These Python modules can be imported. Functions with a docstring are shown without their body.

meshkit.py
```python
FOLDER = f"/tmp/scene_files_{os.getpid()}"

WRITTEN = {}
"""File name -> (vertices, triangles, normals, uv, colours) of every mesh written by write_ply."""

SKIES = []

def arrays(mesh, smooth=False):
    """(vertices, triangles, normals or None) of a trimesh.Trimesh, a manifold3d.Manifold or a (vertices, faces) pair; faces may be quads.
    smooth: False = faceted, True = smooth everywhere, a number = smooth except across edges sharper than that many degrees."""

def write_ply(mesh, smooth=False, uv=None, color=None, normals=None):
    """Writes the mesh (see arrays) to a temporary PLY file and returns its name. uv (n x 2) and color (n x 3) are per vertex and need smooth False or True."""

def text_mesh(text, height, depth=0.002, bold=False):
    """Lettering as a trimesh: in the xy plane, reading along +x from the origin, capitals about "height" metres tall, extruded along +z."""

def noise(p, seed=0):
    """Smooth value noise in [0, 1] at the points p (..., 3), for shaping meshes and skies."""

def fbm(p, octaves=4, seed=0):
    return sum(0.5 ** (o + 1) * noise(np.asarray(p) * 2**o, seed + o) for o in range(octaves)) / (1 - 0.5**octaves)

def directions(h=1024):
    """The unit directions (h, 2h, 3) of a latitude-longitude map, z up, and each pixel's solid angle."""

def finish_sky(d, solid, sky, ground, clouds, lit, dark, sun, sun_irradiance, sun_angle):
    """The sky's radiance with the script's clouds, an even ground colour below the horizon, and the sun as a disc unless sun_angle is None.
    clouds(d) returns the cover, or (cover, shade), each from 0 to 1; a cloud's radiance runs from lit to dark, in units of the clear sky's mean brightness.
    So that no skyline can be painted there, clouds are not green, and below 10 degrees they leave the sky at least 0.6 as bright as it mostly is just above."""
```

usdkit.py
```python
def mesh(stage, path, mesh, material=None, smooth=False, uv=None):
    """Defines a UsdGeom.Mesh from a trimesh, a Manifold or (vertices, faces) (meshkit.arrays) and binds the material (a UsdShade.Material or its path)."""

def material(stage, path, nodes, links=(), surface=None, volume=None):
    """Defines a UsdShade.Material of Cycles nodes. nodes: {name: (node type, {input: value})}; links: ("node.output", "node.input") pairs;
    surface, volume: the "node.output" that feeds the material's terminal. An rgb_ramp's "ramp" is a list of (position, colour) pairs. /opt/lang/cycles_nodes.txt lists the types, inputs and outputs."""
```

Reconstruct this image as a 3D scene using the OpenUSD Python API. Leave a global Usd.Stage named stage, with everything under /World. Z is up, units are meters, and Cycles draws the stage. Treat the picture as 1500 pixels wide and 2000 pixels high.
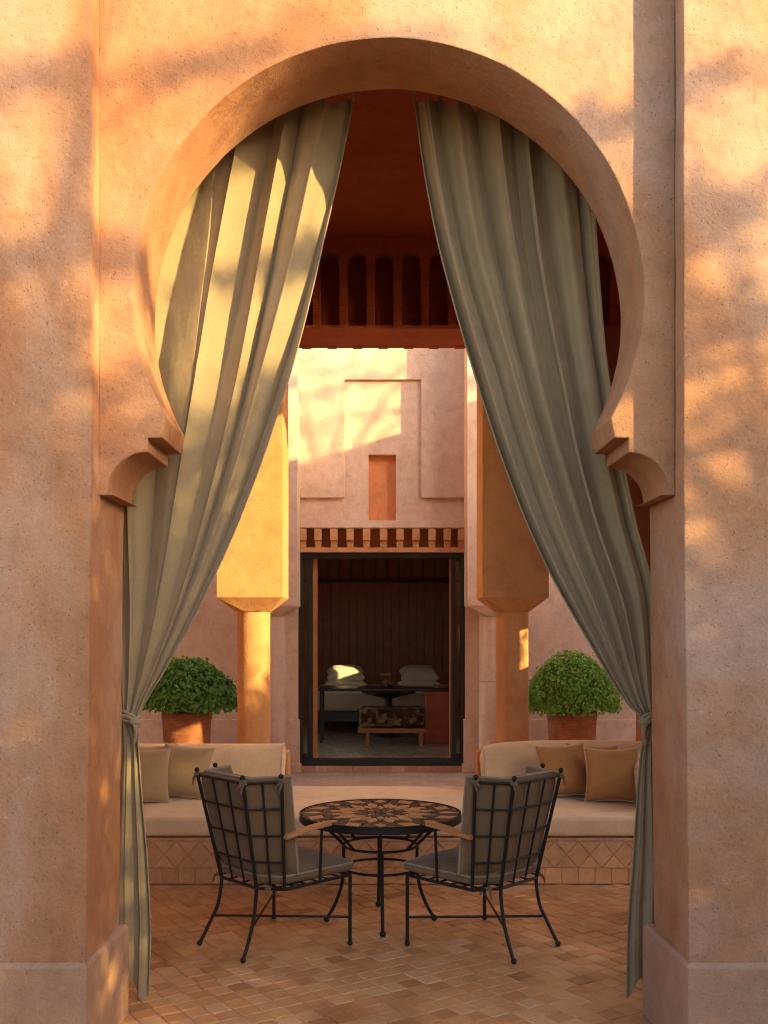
import math, random
import numpy as np, trimesh, manifold3d as m3, usdkit, meshkit
from shapely.geometry import Polygon, Point, box as sbox
from shapely import affinity
from shapely.ops import unary_union
from pxr import Usd, UsdGeom, UsdLux, UsdShade, Gf, Sdf, Vt

random.seed(7); RNG = np.random.default_rng(7)
stage = Usd.Stage.CreateInMemory()
UsdGeom.SetStageUpAxis(stage, 'Z'); UsdGeom.SetStageMetersPerUnit(stage, 1.0)
UsdGeom.Xform.Define(stage, '/World'); UsdGeom.Scope.Define(stage, '/World/Looks')
PI = math.pi

# ------------------------------------------------------------------ camera, sky, sun, exposure
EXPOSURE = 2.0
DUST = 1.3          # hazy late light
SUN_AZ, SUN_EL = math.radians(56), math.radians(15.0)      # to the right of the line back to the camera
SUN = np.array([math.sin(SUN_AZ) * math.cos(SUN_EL), -math.cos(SUN_AZ) * math.cos(SUN_EL), math.sin(SUN_EL)])
SUN_POWER, SUN_COLOR = 0.70, (1.0, 0.745, 0.29)
SKY_STRENGTH, SKY_BALANCE = 0.15, (1.0, 0.90, 0.82)        # the photograph's warm white balance
cam = UsdGeom.Camera.Define(stage, '/World/camera')
cam.AddTranslateOp().Set(Gf.Vec3d(-0.031, 0, 1.65)); cam.AddRotateXOp().Set(90)
FL = 36 * 2050 / 1500
cam.CreateHorizontalApertureAttr(36.0); cam.CreateFocalLengthAttr(FL); cam.CreateVerticalApertureAttr(48.0)
cam.CreateVerticalApertureOffsetAttr(225 / 1500 * 36); cam.CreateHorizontalApertureOffsetAttr(9 / 1500 * 36)
cam.CreateFStopAttr(0.0); cam.CreateExposureAttr(EXPOSURE)

sky_mat = usdkit.material(stage, '/World/Looks/sky_light', {
    'sky': ('sky_texture', {'sky_type': 'single_scattering', 'sun_disc': False, 'sun_elevation': SUN_EL, 'aerosol_density': DUST,
                            'sun_rotation': math.atan2(SUN[0], SUN[1])}),
    'wb': ('mix', {'mix_type': 'multiply', 'fac': 1.0, 'color2': SKY_BALANCE}),
    'bg': ('background_shader', {'strength': SKY_STRENGTH})},
    [('sky.color', 'wb.color1'), ('wb.color', 'bg.color')], surface='bg.background')
dome = UsdLux.DomeLight.Define(stage, '/World/sky')
UsdShade.MaterialBindingAPI.Apply(dome.GetPrim()).Bind(sky_mat)
dome.GetPrim().SetCustomDataByKey('kind', 'structure')
sun = UsdLux.DistantLight.Define(stage, '/World/sun')
sun.CreateIntensityAttr(SUN_POWER); sun.CreateNormalizeAttr(True); sun.CreateAngleAttr(0.5); sun.CreateColorAttr(Gf.Vec3f(*SUN_COLOR))
zx = SUN; xx = np.cross([0, 0, 1], zx); xx /= np.linalg.norm(xx); yx = np.cross(zx, xx)
sun.AddTransformOp().Set(Gf.Matrix4d(*xx, 0, *yx, 0, *zx, 0, 0, 0, 0, 1))

# ------------------------------------------------------------------ helpers: scene tree
def numbered(path):
    if not stage.GetPrimAtPath(path): return path
    k = 1
    while stage.GetPrimAtPath(f'{path}_{k:03d}'): k += 1
    return f'{path}_{k:03d}'

def tag(prim, label=None, cat=None, group=None, kind=None):
    p = prim.GetPrim() if hasattr(prim, 'GetPrim') else prim
    for k, v in (('label', label), ('category', cat), ('group', group), ('kind', kind)):
        if v: p.SetCustomDataByKey(k, v)
    return p

def place(x, loc, rz=0.0):
    x.AddTranslateOp().Set(Gf.Vec3d(*map(float, loc))); x.AddRotateZOp().Set(float(math.degrees(rz)))

def thing(name, label, cat, loc=(0, 0, 0), rz=0.0, group=None, kind=None):
    x = UsdGeom.Xform.Define(stage, numbered('/World/' + name)); place(x, loc, rz)
    return tag(x, label, cat, group, kind)

def part(name, mesh, mat, parent, smooth=False, label=None, kind=None, tone=None):
    base = parent.GetPath().pathString if parent else '/World'
    p = usdkit.mesh(stage, numbered(base + '/' + name), mesh, MAT[mat], smooth=smooth)
    if tone is not None:
        pv = UsdGeom.PrimvarsAPI(p).CreatePrimvar('tone', Sdf.ValueTypeNames.FloatArray, 'vertex')
        n = len(p.GetPointsAttr().Get())
        pv.Set(Vt.FloatArray.FromNumpy(np.broadcast_to(np.asarray(tone, np.float32), (n,)).copy()))
    return tag(p, label, kind=kind)

def solo(name, mesh, mat, label, cat, smooth=False, group=None, kind=None):
    return tag(part(name, mesh, mat, None, smooth), label, cat, group, kind)

def copy_of(src, loc, rz, label=None):
    x = UsdGeom.Xform.Define(stage, numbered(src.GetPath().pathString.rsplit('_0', 1)[0]))
    x.GetPrim().GetReferences().AddInternalReference(src.GetPath())
    x.GetPrim().GetAttribute('xformOp:translate').Set(Gf.Vec3d(*map(float, loc)))
    x.GetPrim().GetAttribute('xformOp:rotateZ').Set(float(math.degrees(rz)))
    x.GetPrim().SetInstanceable(True)
    return tag(x, label)

# ------------------------------------------------------------------ helpers: meshes
def cat(ms): return trimesh.util.concatenate([m for m in ms if m is not None])
def T(man):
    m = man.to_mesh(); return trimesh.Trimesh(np.array(m.vert_properties[:, :3], float), np.array(m.tri_verts), process=False)
def box(x0, x1, y0, y1, z0, z1):
    b = trimesh.creation.box([x1 - x0, y1 - y0, z1 - z0]); b.apply_translation([(x0 + x1) / 2, (y0 + y1) / 2, (z0 + z1) / 2]); return b
def rbox(x0, x1, y0, y1, z0, z1, r=0.01, n=8):
    s = m3.Manifold.sphere(r, n)
    return T(m3.Manifold.batch_hull([s.translate([x, y, z]) for x in (x0 + r, x1 - r) for y in (y0 + r, y1 - r) for z in (z0 + r, z1 - r)]))
def hull(pts):
    return trimesh.convex.convex_hull(np.asarray(pts, float))
def cross(poly):
    polys = [poly] if poly.geom_type == 'Polygon' else [g for g in poly.geoms if g.geom_type == 'Polygon']
    rings = []
    for p in polys:
        rings.append(np.array(p.exterior.coords)[:-1]); rings += [np.array(i.coords)[:-1] for i in p.interiors]
    return m3.CrossSection([r for r in rings], m3.FillRule.EvenOdd)
def ext_xz(poly, y0, y1):
    """polygon in (x, z), from y0 to y1"""
    m = T(cross(poly).extrude(y1 - y0)); v = m.vertices
    m.vertices = np.column_stack([v[:, 0], y1 - v[:, 2], v[:, 1]]); return m
def ext_yz(poly, x0, x1):
    m = T(cross(poly).extrude(x1 - x0)); v = m.vertices
    m.vertices = np.column_stack([x0 + v[:, 2], v[:, 0], v[:, 1]]); return m
def ext_xy(poly, z0, z1):
    m = T(cross(poly).extrude(z1 - z0)); m.apply_translation([0, 0, z0]); return m
def tube(pts, r, sides=8, closed=False):
    p = np.asarray(pts, float); n = len(p); r = np.broadcast_to(np.asarray(r, float), (n,))
    t = (np.roll(p, -1, 0) - np.roll(p, 1, 0)) if closed else np.gradient(p, axis=0)
    t /= np.linalg.norm(t, axis=1, keepdims=True) + 1e-12
    a = np.cross(t[0], [0, 0, 1.0] if abs(t[0, 2]) < .9 else [1.0, 0, 0]); a /= np.linalg.norm(a)
    A = []
    for k in range(n):
        a = a - t[k] * (a @ t[k]); a /= np.linalg.norm(a); A.append(a)
    A = np.array(A); B = np.cross(t, A); ang = np.arange(sides) * 2 * PI / sides
    v = (p[:, None] + r[:, None, None] * (np.cos(ang)[None, :, None] * A[:, None] + np.sin(ang)[None, :, None] * B[:, None])).reshape(-1, 3)
    f = []; m = n if closed else n - 1
    for i in range(m):
        for j in range(sides):
            a0, b0 = i * sides + j, i * sides + (j + 1) % sides; c0, d0 = ((i + 1) % n) * sides + (j + 1) % sides, ((i + 1) % n) * sides + j
            f += [[a0, b0, c0], [a0, c0, d0]]
    if not closed:
        v = np.vstack([v, p[0], p[-1]]); q = len(v) - 2
        for j in range(sides):
            f += [[q, (j + 1) % sides, j], [q + 1, (n - 1) * sides + j, (n - 1) * sides + (j + 1) % sides]]
    return trimesh.Trimesh(v, np.array(f), process=False)
def bar(a, b, r, sides=8): return tube([a, b], r, sides)
def ball(c, r, n=2, s=(1, 1, 1)):
    m = trimesh.creation.icosphere(n, r); m.apply_scale(s); m.apply_translation(c); return m
def smooth_path(pts, n=24):
    p = np.asarray(pts, float); d = np.r_[0, np.cumsum(np.linalg.norm(np.diff(p, axis=0), axis=1))]
    from scipy.interpolate import PchipInterpolator
    t = np.linspace(0, d[-1], n); return np.column_stack([PchipInterpolator(d, p[:, k])(t) for k in range(p.shape[1])])
def lathe(prof, sides=40, c=(0, 0, 0), jitter=0):
    p = np.asarray(prof, float); ang = np.arange(sides) * 2 * PI / sides
    v = np.stack([p[:, 0, None] * np.cos(ang), p[:, 0, None] * np.sin(ang), np.repeat(p[:, 1, None], sides, 1)], -1).reshape(-1, 3)
    f = []
    for i in range(len(p) - 1):
        for j in range(sides):
            a0, b0 = i * sides + j, i * sides + (j + 1) % sides; f += [[a0, b0, b0 + sides], [a0, b0 + sides, a0 + sides]]
    m = trimesh.Trimesh(v + np.asarray(c), np.array(f), process=False); return m
def grid_mesh(P):
    """P: (rows, cols, 3)"""
    r, c = P.shape[:2]; i, j = np.meshgrid(np.arange(r - 1), np.arange(c - 1), indexing='ij'); a = (i * c + j).ravel()
    return trimesh.Trimesh(P.reshape(-1, 3), np.vstack([np.column_stack([a, a + 1, a + c + 1]), np.column_stack([a, a + c + 1, a + c])]), process=False)
def xf(m, loc=(0, 0, 0), rx=0, ry=0, rz=0):
    m = m.copy(); M = trimesh.transformations.euler_matrix(rx, ry, rz); M[:3, 3] = loc; m.apply_transform(M); return m
def rough(m, amp, scale, edge=None):
    """pushes the vertices about by a little noise: hand-made plaster"""
    v = m.vertices; d = np.column_stack([meshkit.noise(v * scale + k * 17.3) for k in range(3)]); m.vertices = v + amp * d; return m

# ------------------------------------------------------------------ materials
MAT = {}
def plaster(name, a, b, c, flecks=0.6, scale=1.0, bump=0.5, rough_=0.85, bev=0.012, seed=0.0, spread=(.33, .5, .70)):
    n = {'geo': ('geometry', {}),
         'big': ('noise_texture', {'scale': 1.1 * scale, 'detail': 5.0, 'roughness': 0.62, 'distortion': 0.6}),
         'mp0': ('mapping', {'location': (seed, seed * 2, seed)}), 'mpz': ('mapping', {'scale': (1.0, 1.0, 0.55)}),
         'mid': ('noise_texture', {'scale': 7.0 * scale, 'detail': 6.0, 'roughness': 0.7}),
         'fin': ('noise_texture', {'scale': 90.0 * scale, 'detail': 4.0, 'roughness': 0.7}),
         'r1': ('rgb_ramp', {'ramp': [(spread[0], a), (spread[1], b), (spread[2], c)]}),
         'r2': ('rgb_ramp', {'ramp': [(0.28, (0.74, 0.70, 0.68)), (0.5, (1, 1, 1)), (0.75, (1.14, 1.16, 1.18))]}),
         'm2': ('mix', {'mix_type': 'multiply', 'fac': 0.75}),
         'r3': ('rgb_ramp', {'ramp': [(0.25, (0.80, 0.78, 0.76)), (0.5, (1, 1, 1)), (0.8, (1.10, 1.10, 1.10))]}),
         'm3': ('mix', {'mix_type': 'multiply', 'fac': 0.8}),
         'bsdf': ('principled_bsdf', {'roughness': rough_, 'specular_ior_level': 0.25}),
         'bev': ('bevel', {'samples': 4, 'radius': bev}),
         'bmp': ('bump', {'strength': bump, 'distance': 0.004}),
         'bmp2': ('bump', {'strength': 0.5, 'distance': 0.02}),
         'hsum': ('math', {'math_type': 'add'})}
    L = [('geo.position', 'mp0.vector'), ('mp0.vector', 'mpz.vector'), ('mpz.vector', 'big.vector'), ('mp0.vector', 'mid.vector'), ('mp0.vector', 'fin.vector'),
         ('big.fac', 'r1.fac'), ('mid.fac', 'r2.fac'), ('fin.fac', 'r3.fac'), ('r1.color', 'm2.color1'), ('r2.color', 'm2.color2'),
         ('m2.color', 'm3.color1'), ('r3.color', 'm3.color2')]
    col, height = 'm3.color', 'fin.fac'
    if flecks:
        for k, (ang, tone) in enumerate(((0.35, (0.42, 0.34, 0.28)), (-0.75, (0.48, 0.38, 0.3)), (1.35, (1.5, 1.45, 1.35)), (0.9, (0.33, 0.25, 0.2)))):
            n[f'rot{k}'] = ('mapping', {'rotation': (0.15 * k, ang, 0.2 * k), 'location': (k * 3.1, 0, k * 1.7)})
            n[f'scl{k}'] = ('mapping', {'scale': (105.0, 60.0, 30.0)})
            n[f'v{k}'] = ('voronoi_texture', {'scale': 1.0, 'randomness': 1.0})
            n[f's{k}'] = ('separate_color', {})
            n[f'rad{k}'] = ('math', {'math_type': 'multiply_add', 'value2': 0.34, 'value3': -0.16})
            n[f'lt{k}'] = ('math', {'math_type': 'less_than'})
            n[f'fm{k}'] = ('math', {'math_type': 'multiply', 'value2': flecks})
            n[f'fx{k}'] = ('mix', {'mix_type': 'multiply', 'color2': tone})
            L += [('mp0.vector', f'rot{k}.vector'), (f'rot{k}.vector', f'scl{k}.vector'), (f'scl{k}.vector', f'v{k}.vector'), (f'v{k}.color', f's{k}.color'),
                  (f's{k}.r', f'rad{k}.value1'), (f'v{k}.distance', f'lt{k}.value1'), (f'rad{k}.value', f'lt{k}.value2'), (f'lt{k}.value', f'fm{k}.value1'),
                  (f'fm{k}.value', f'fx{k}.fac'), (col, f'fx{k}.color1')]
            col = f'fx{k}.color'
    if flecks > .4:
        n['ck_n'] = ('noise_texture', {'scale': 3.0, 'detail': 5.0}); n['ck_s'] = ('vector_math', {'math_type': 'scale', 'scale': 0.35}); n['ck_a'] = ('vector_math', {'math_type': 'add'})
        n['ck_v'] = ('voronoi_texture', {'feature': 'distance_to_edge', 'scale': 1.5}); n['ck_r'] = ('map_range', {'from_min': 0.0, 'from_max': 0.006, 'to_min': 1.0, 'to_max': 0.0, 'clamp': True})
        n['ck_m'] = ('noise_texture', {'scale': 1.7, 'detail': 2.0}); n['ck_mr'] = ('map_range', {'from_min': 0.50, 'from_max': 0.60, 'to_min': 0.0, 'to_max': 0.2, 'clamp': True}); n['ck_f'] = ('math', {'math_type': 'multiply'})
        n['ck_x'] = ('mix', {'mix_type': 'multiply', 'color2': (0.45, 0.36, 0.30)})
        L += [('mp0.vector', 'ck_n.vector'), ('ck_n.color', 'ck_s.vector1'), ('mp0.vector', 'ck_a.vector1'), ('ck_s.vector', 'ck_a.vector2'), ('ck_a.vector', 'ck_v.vector'), ('ck_v.distance', 'ck_r.value'),
              ('mp0.vector', 'ck_m.vector'), ('ck_m.fac', 'ck_mr.value'), ('ck_r.result', 'ck_f.value1'), ('ck_mr.result', 'ck_f.value2'), ('ck_f.value', 'ck_x.fac'), (col, 'ck_x.color1')]
        col = 'ck_x.color'
    L += [(col, 'bsdf.base_color'), ('fin.fac', 'hsum.value1'), ('mid.fac', 'hsum.value2'), ('hsum.value', 'bmp.height'),
          ('bev.bevel', 'bmp2.normal'), ('mid.fac', 'bmp2.height'), ('bmp2.normal', 'bmp.normal'), ('bmp.normal', 'bsdf.normal')]
    MAT[name] = usdkit.material(stage, f'/World/Looks/{name}', n, L, surface='bsdf.BSDF')

def simple(name, color, rough_=0.6, metal=0.0, spec=0.5, noise=None, bump=None, sheen=0.0, coat=0.0, trans=None, var=0.25):
    n = {'geo': ('texture_coordinate', {}), 'p': ('principled_bsdf', {'base_color': color, 'roughness': rough_, 'metallic': metal, 'specular_ior_level': spec, 'sheen_weight': sheen, 'coat_weight': coat})}
    L = []; out = 'p.BSDF'
    if noise:
        n['n'] = ('noise_texture', {'scale': noise, 'detail': 5.0, 'roughness': 0.65})
        n['r'] = ('rgb_ramp', {'ramp': [(0.25, tuple(c * (1 - var) for c in color)), (0.75, tuple(min(1, c * (1 + var)) for c in color))]})
        L += [('geo.object', 'n.vector'), ('n.fac', 'r.fac'), ('r.color', 'p.base_color')]
    if bump:
        n['bn'] = ('noise_texture', {'scale': bump[0], 'detail': 4.0}); n['b'] = ('bump', {'strength': bump[1], 'distance': bump[2]})
        L += [('geo.object', 'bn.vector'), ('bn.fac', 'b.height'), ('b.normal', 'p.normal')]
    if trans:
        n['t'] = ('translucent_bsdf', {'color': trans[1]}); n['mx'] = ('mix_closure', {'fac': trans[0]})
        L += [('p.BSDF', 'mx.closure1'), ('t.BSDF', 'mx.closure2')]; out = 'mx.closure'
    MAT[name] = usdkit.material(stage, f'/World/Looks/{name}', n, L, surface=out)

def fabric(name, color, thread=900.0, trans=0.0, var=0.10, sheen=0.2, wrinkle=0.25):
    """woven cloth: two crossed fine waves and a faint mottling"""
    n = {'tc': ('texture_coordinate', {}),
         'w1': ('wave_texture', {'wave_type': 'bands', 'bands_direction': 'x', 'scale': thread / 6, 'distortion': 1.0, 'detail': 2.0, 'detail_scale': 2.0}),
         'w2': ('wave_texture', {'wave_type': 'bands', 'bands_direction': 'z', 'scale': thread / 6, 'distortion': 1.0, 'detail': 2.0, 'detail_scale': 2.0}),
         'add': ('math', {'math_type': 'add'}),
         'n': ('noise_texture', {'scale': 60.0, 'detail': 5.0, 'roughness': 0.7}), 'n2': ('noise_texture', {'scale': 6.0, 'detail': 4.0, 'roughness': 0.6}),
         'r': ('rgb_ramp', {'ramp': [(0.25, tuple(c * (1 - var) for c in color)), (0.75, tuple(c * (1 + var) for c in color))]}),
         'r2': ('rgb_ramp', {'ramp': [(0.3, (0.9, 0.9, 0.9)), (0.7, (1.06, 1.06, 1.06))]}), 'm': ('mix', {'mix_type': 'multiply', 'fac': 1.0}),
         'p': ('principled_bsdf', {'roughness': 0.9, 'specular_ior_level': 0.15, 'sheen_weight': sheen}),
         'b': ('bump', {'strength': 0.12, 'distance': 0.001}), 'b2': ('bump', {'strength': wrinkle, 'distance': 0.02})}
    L = [('tc.object', x + '.vector') for x in ('w1', 'w2', 'n', 'n2')]
    L += [('w1.fac', 'add.value1'), ('w2.fac', 'add.value2'), ('n.fac', 'r.fac'), ('n2.fac', 'r2.fac'), ('r.color', 'm.color1'), ('r2.color', 'm.color2'),
          ('m.color', 'p.base_color'), ('add.value', 'b.height'), ('n2.fac', 'b2.height'), ('b2.normal', 'b.normal'), ('b.normal', 'p.normal')]
    out = 'p.BSDF'
    if trans:
        n['t'] = ('translucent_bsdf', {'color': color}); n['mx'] = ('mix_closure', {'fac': trans}); L += [('p.BSDF', 'mx.closure1'), ('t.BSDF', 'mx.closure2')]; out = 'mx.closure'
    MAT[name] = usdkit.material(stage, f'/World/Looks/{name}', n, L, surface=out)

def tilemat(name, stops, rough_=0.45, patch=None, bump=0.35):
    """fired clay pieces: colour from each piece's own tone, mottled, with worn and stained areas"""
    n = {'at': ('attribute', {'attribute': 'tone'}), 'geo': ('geometry', {}), 'r': ('rgb_ramp', {'ramp': stops}),
         'n': ('noise_texture', {'scale': 28.0, 'detail': 6.0, 'roughness': 0.7}), 'nr': ('rgb_ramp', {'ramp': [(0.25, (0.72, 0.70, 0.68)), (0.5, (1, 1, 1)), (0.8, (1.18, 1.18, 1.18))]}),
         'm': ('mix', {'mix_type': 'multiply', 'fac': 0.9}), 'p': ('principled_bsdf', {'roughness': rough_, 'specular_ior_level': 0.4}),
         'rr': ('map_range', {'from_min': 0.3, 'from_max': 0.7, 'to_min': rough_ - 0.12, 'to_max': rough_ + 0.2}),
         'b': ('bump', {'strength': bump, 'distance': 0.003})}
    L = [('at.fac', 'r.fac'), ('geo.position', 'n.vector'), ('n.fac', 'nr.fac'), ('r.color', 'm.color1'), ('nr.color', 'm.color2'), ('n.fac', 'b.height'), ('b.normal', 'p.normal'),
         ('n.fac', 'rr.value'), ('rr.result', 'p.roughness')]
    col = 'm.color'
    if patch:
        n['pn'] = ('noise_texture', {'scale': 1.3, 'detail': 5.0, 'roughness': 0.6, 'distortion': 0.5}); n['pr'] = ('rgb_ramp', {'ramp': patch}); n['pm'] = ('mix', {'mix_type': 'multiply', 'fac': 1.0})
        L += [('geo.position', 'pn.vector'), ('pn.fac', 'pr.fac'), (col, 'pm.color1'), ('pr.color', 'pm.color2')]; col = 'pm.color'
    L += [(col, 'p.base_color')]
    MAT[name] = usdkit.material(stage, f'/World/Looks/{name}', n, L, surface='p.BSDF')

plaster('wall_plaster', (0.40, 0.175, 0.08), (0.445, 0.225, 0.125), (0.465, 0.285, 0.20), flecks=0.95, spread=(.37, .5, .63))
plaster('jamb_plaster', (0.40, 0.22, 0.13), (0.44, 0.255, 0.16), (0.44, 0.275, 0.185), flecks=0.5)
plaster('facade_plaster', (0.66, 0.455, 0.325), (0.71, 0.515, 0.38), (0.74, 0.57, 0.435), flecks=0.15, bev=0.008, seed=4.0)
plaster('column_plaster', (0.54, 0.265, 0.11), (0.59, 0.30, 0.13), (0.61, 0.33, 0.155), flecks=0.3, bev=0.008, seed=9.0)
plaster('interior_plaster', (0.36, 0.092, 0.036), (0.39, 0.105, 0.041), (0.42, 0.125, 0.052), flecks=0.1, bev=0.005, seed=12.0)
plaster('shade_red_plaster', (0.24, 0.056, 0.022), (0.27, 0.066, 0.026), (0.30, 0.08, 0.034), flecks=0.1, bev=0.005, seed=22.0)  # interior plaster again, with the shade of ceiling and frieze put into its colour
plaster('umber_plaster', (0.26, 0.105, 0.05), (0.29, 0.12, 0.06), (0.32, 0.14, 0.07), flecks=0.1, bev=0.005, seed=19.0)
plaster('bounce_orange_plaster', (0.80, 0.31, 0.12), (0.82, 0.33, 0.13), (0.84, 0.35, 0.14), flecks=0.0, bev=0.004, seed=15.0)  # orange of light bounced inside the recess put into the base colour
plaster('earth', (0.13, 0.085, 0.05), (0.17, 0.11, 0.06), (0.15, 0.12, 0.06), flecks=0.0, bev=0.0, seed=3.0)
fabric('curtain_linen', (0.335, 0.255, 0.15), trans=0.10, wrinkle=0.2)
fabric('sofa_linen', (0.70, 0.53, 0.34), wrinkle=0.12)
fabric('pillow_linen', (0.42, 0.295, 0.165), wrinkle=0.3)
fabric('warm_lit_linen', (0.46, 0.235, 0.085), wrinkle=0.3)  # same pillow linen with warm bounce light put into its colour
fabric('piping_linen', (0.60, 0.44, 0.29), wrinkle=0.0)
fabric('chair_cloth', (0.185, 0.108, 0.054), wrinkle=0.3)
fabric('chair_piping', (0.30, 0.22, 0.145), wrinkle=0.0)
fabric('bed_linen', (0.72, 0.68, 0.58), wrinkle=0.4)
fabric('bed_blanket', (0.50, 0.40, 0.30), wrinkle=0.2)
simple('iron', (0.015, 0.0105, 0.008), rough_=0.5, metal=0.0, spec=0.3, bump=(120.0, 0.25, 0.002))
simple('door_metal', (0.020, 0.019, 0.018), rough_=0.4, metal=0.3)
simple('teak', (0.42, 0.17, 0.055), rough_=0.45, noise=14.0, bump=(60.0, 0.15, 0.002))
simple('cedar_red', (0.46, 0.085, 0.03), rough_=0.4, noise=6.0)
simple('amber_wood', (0.50, 0.20, 0.05), rough_=0.4, noise=9.0)
simple('dark_wood', (0.27, 0.062, 0.022), rough_=0.34, noise=5.0, var=0.4)
simple('black_wood', (0.020, 0.014, 0.011), rough_=0.3)
simple('grout', (0.46, 0.29, 0.19), rough_=0.95, noise=30.0)
simple('leaf_box', (0.09, 0.205, 0.024), rough_=0.4, spec=0.5, trans=(0.35, (0.16, 0.36, 0.03)), noise=9.0, var=0.45)
simple('leaf_myrtle', (0.15, 0.32, 0.03), rough_=0.45, spec=0.5, trans=(0.35, (0.22, 0.42, 0.04)), noise=9.0, var=0.45)
simple('leaf_olive', (0.075, 0.10, 0.045), rough_=0.55, trans=(0.12, (0.10, 0.14, 0.05)), noise=1.0)
simple('bark', (0.12, 0.085, 0.06), rough_=0.9, noise=8.0, bump=(14.0, 0.6, 0.03))
simple('soil', (0.06, 0.035, 0.02), rough_=1.0, noise=30.0)
simple('raffia', (0.30, 0.17, 0.07), rough_=0.8, noise=40.0)
simple('dried_flower', (0.26, 0.085, 0.03), rough_=0.9, noise=40.0)
simple('brass', (0.42, 0.30, 0.12), rough_=0.35, metal=0.8)
tilemat('floor_clay', [(0.0, (0.32, 0.14, 0.055)), (0.3, (0.48, 0.215, 0.085)), (0.6, (0.57, 0.275, 0.115)), (0.85, (0.62, 0.345, 0.175)), (1.0, (0.60, 0.315, 0.11))],
        patch=[(0.33, (0.66, 0.60, 0.56)), (0.47, (1, 1, 1)), (0.7, (1.12, 1.08, 1.05))])
tilemat('bench_clay', [(0.0, (0.46, 0.25, 0.13)), (0.5, (0.55, 0.32, 0.175)), (1.0, (0.62, 0.39, 0.23))])
tilemat('step_clay', [(0.0, (0.40, 0.20, 0.12)), (0.5, (0.46, 0.26, 0.16)), (1.0, (0.56, 0.37, 0.25))])
tilemat('table_dark', [(0.0, (0.018, 0.011, 0.009)), (1.0, (0.045, 0.026, 0.020))], rough_=0.3, bump=0.15)
tilemat('table_amber', [(0.0, (0.44, 0.20, 0.075)), (1.0, (0.56, 0.29, 0.13))], rough_=0.35, bump=0.15)
MAT['terracotta'] = usdkit.material(stage, '/World/Looks/terracotta', {
    'tc': ('texture_coordinate', {}), 'mp': ('mapping', {'scale': (3.0, 3.0, 34.0)}), 'n': ('noise_texture', {'scale': 2.2, 'detail': 6.0, 'roughness': 0.75}),
    'n2': ('noise_texture', {'scale': 9.0, 'detail': 5.0, 'roughness': 0.7}),
    'r': ('rgb_ramp', {'ramp': [(0.3, (0.26, 0.075, 0.030)), (0.56, (0.36, 0.125, 0.050)), (0.66, (0.44, 0.20, 0.11)), (0.74, (0.62, 0.44, 0.32))]}),
    'r2': ('rgb_ramp', {'ramp': [(0.3, (0.65, 0.6, 0.55)), (0.6, (1.05, 1.05, 1.05))]}), 'm': ('mix', {'mix_type': 'multiply', 'fac': 1.0}),
    'p': ('principled_bsdf', {'roughness': 0.75}), 'b': ('bump', {'strength': 0.4, 'distance': 0.004})},
    [('tc.object', 'mp.vector'), ('mp.vector', 'n.vector'), ('tc.object', 'n2.vector'), ('n.fac', 'r.fac'), ('n2.fac', 'r2.fac'), ('r.color', 'm.color1'), ('r2.color', 'm.color2'),
     ('m.color', 'p.base_color'), ('n.fac', 'b.height'), ('b.normal', 'p.normal')], surface='p.BSDF')
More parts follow.
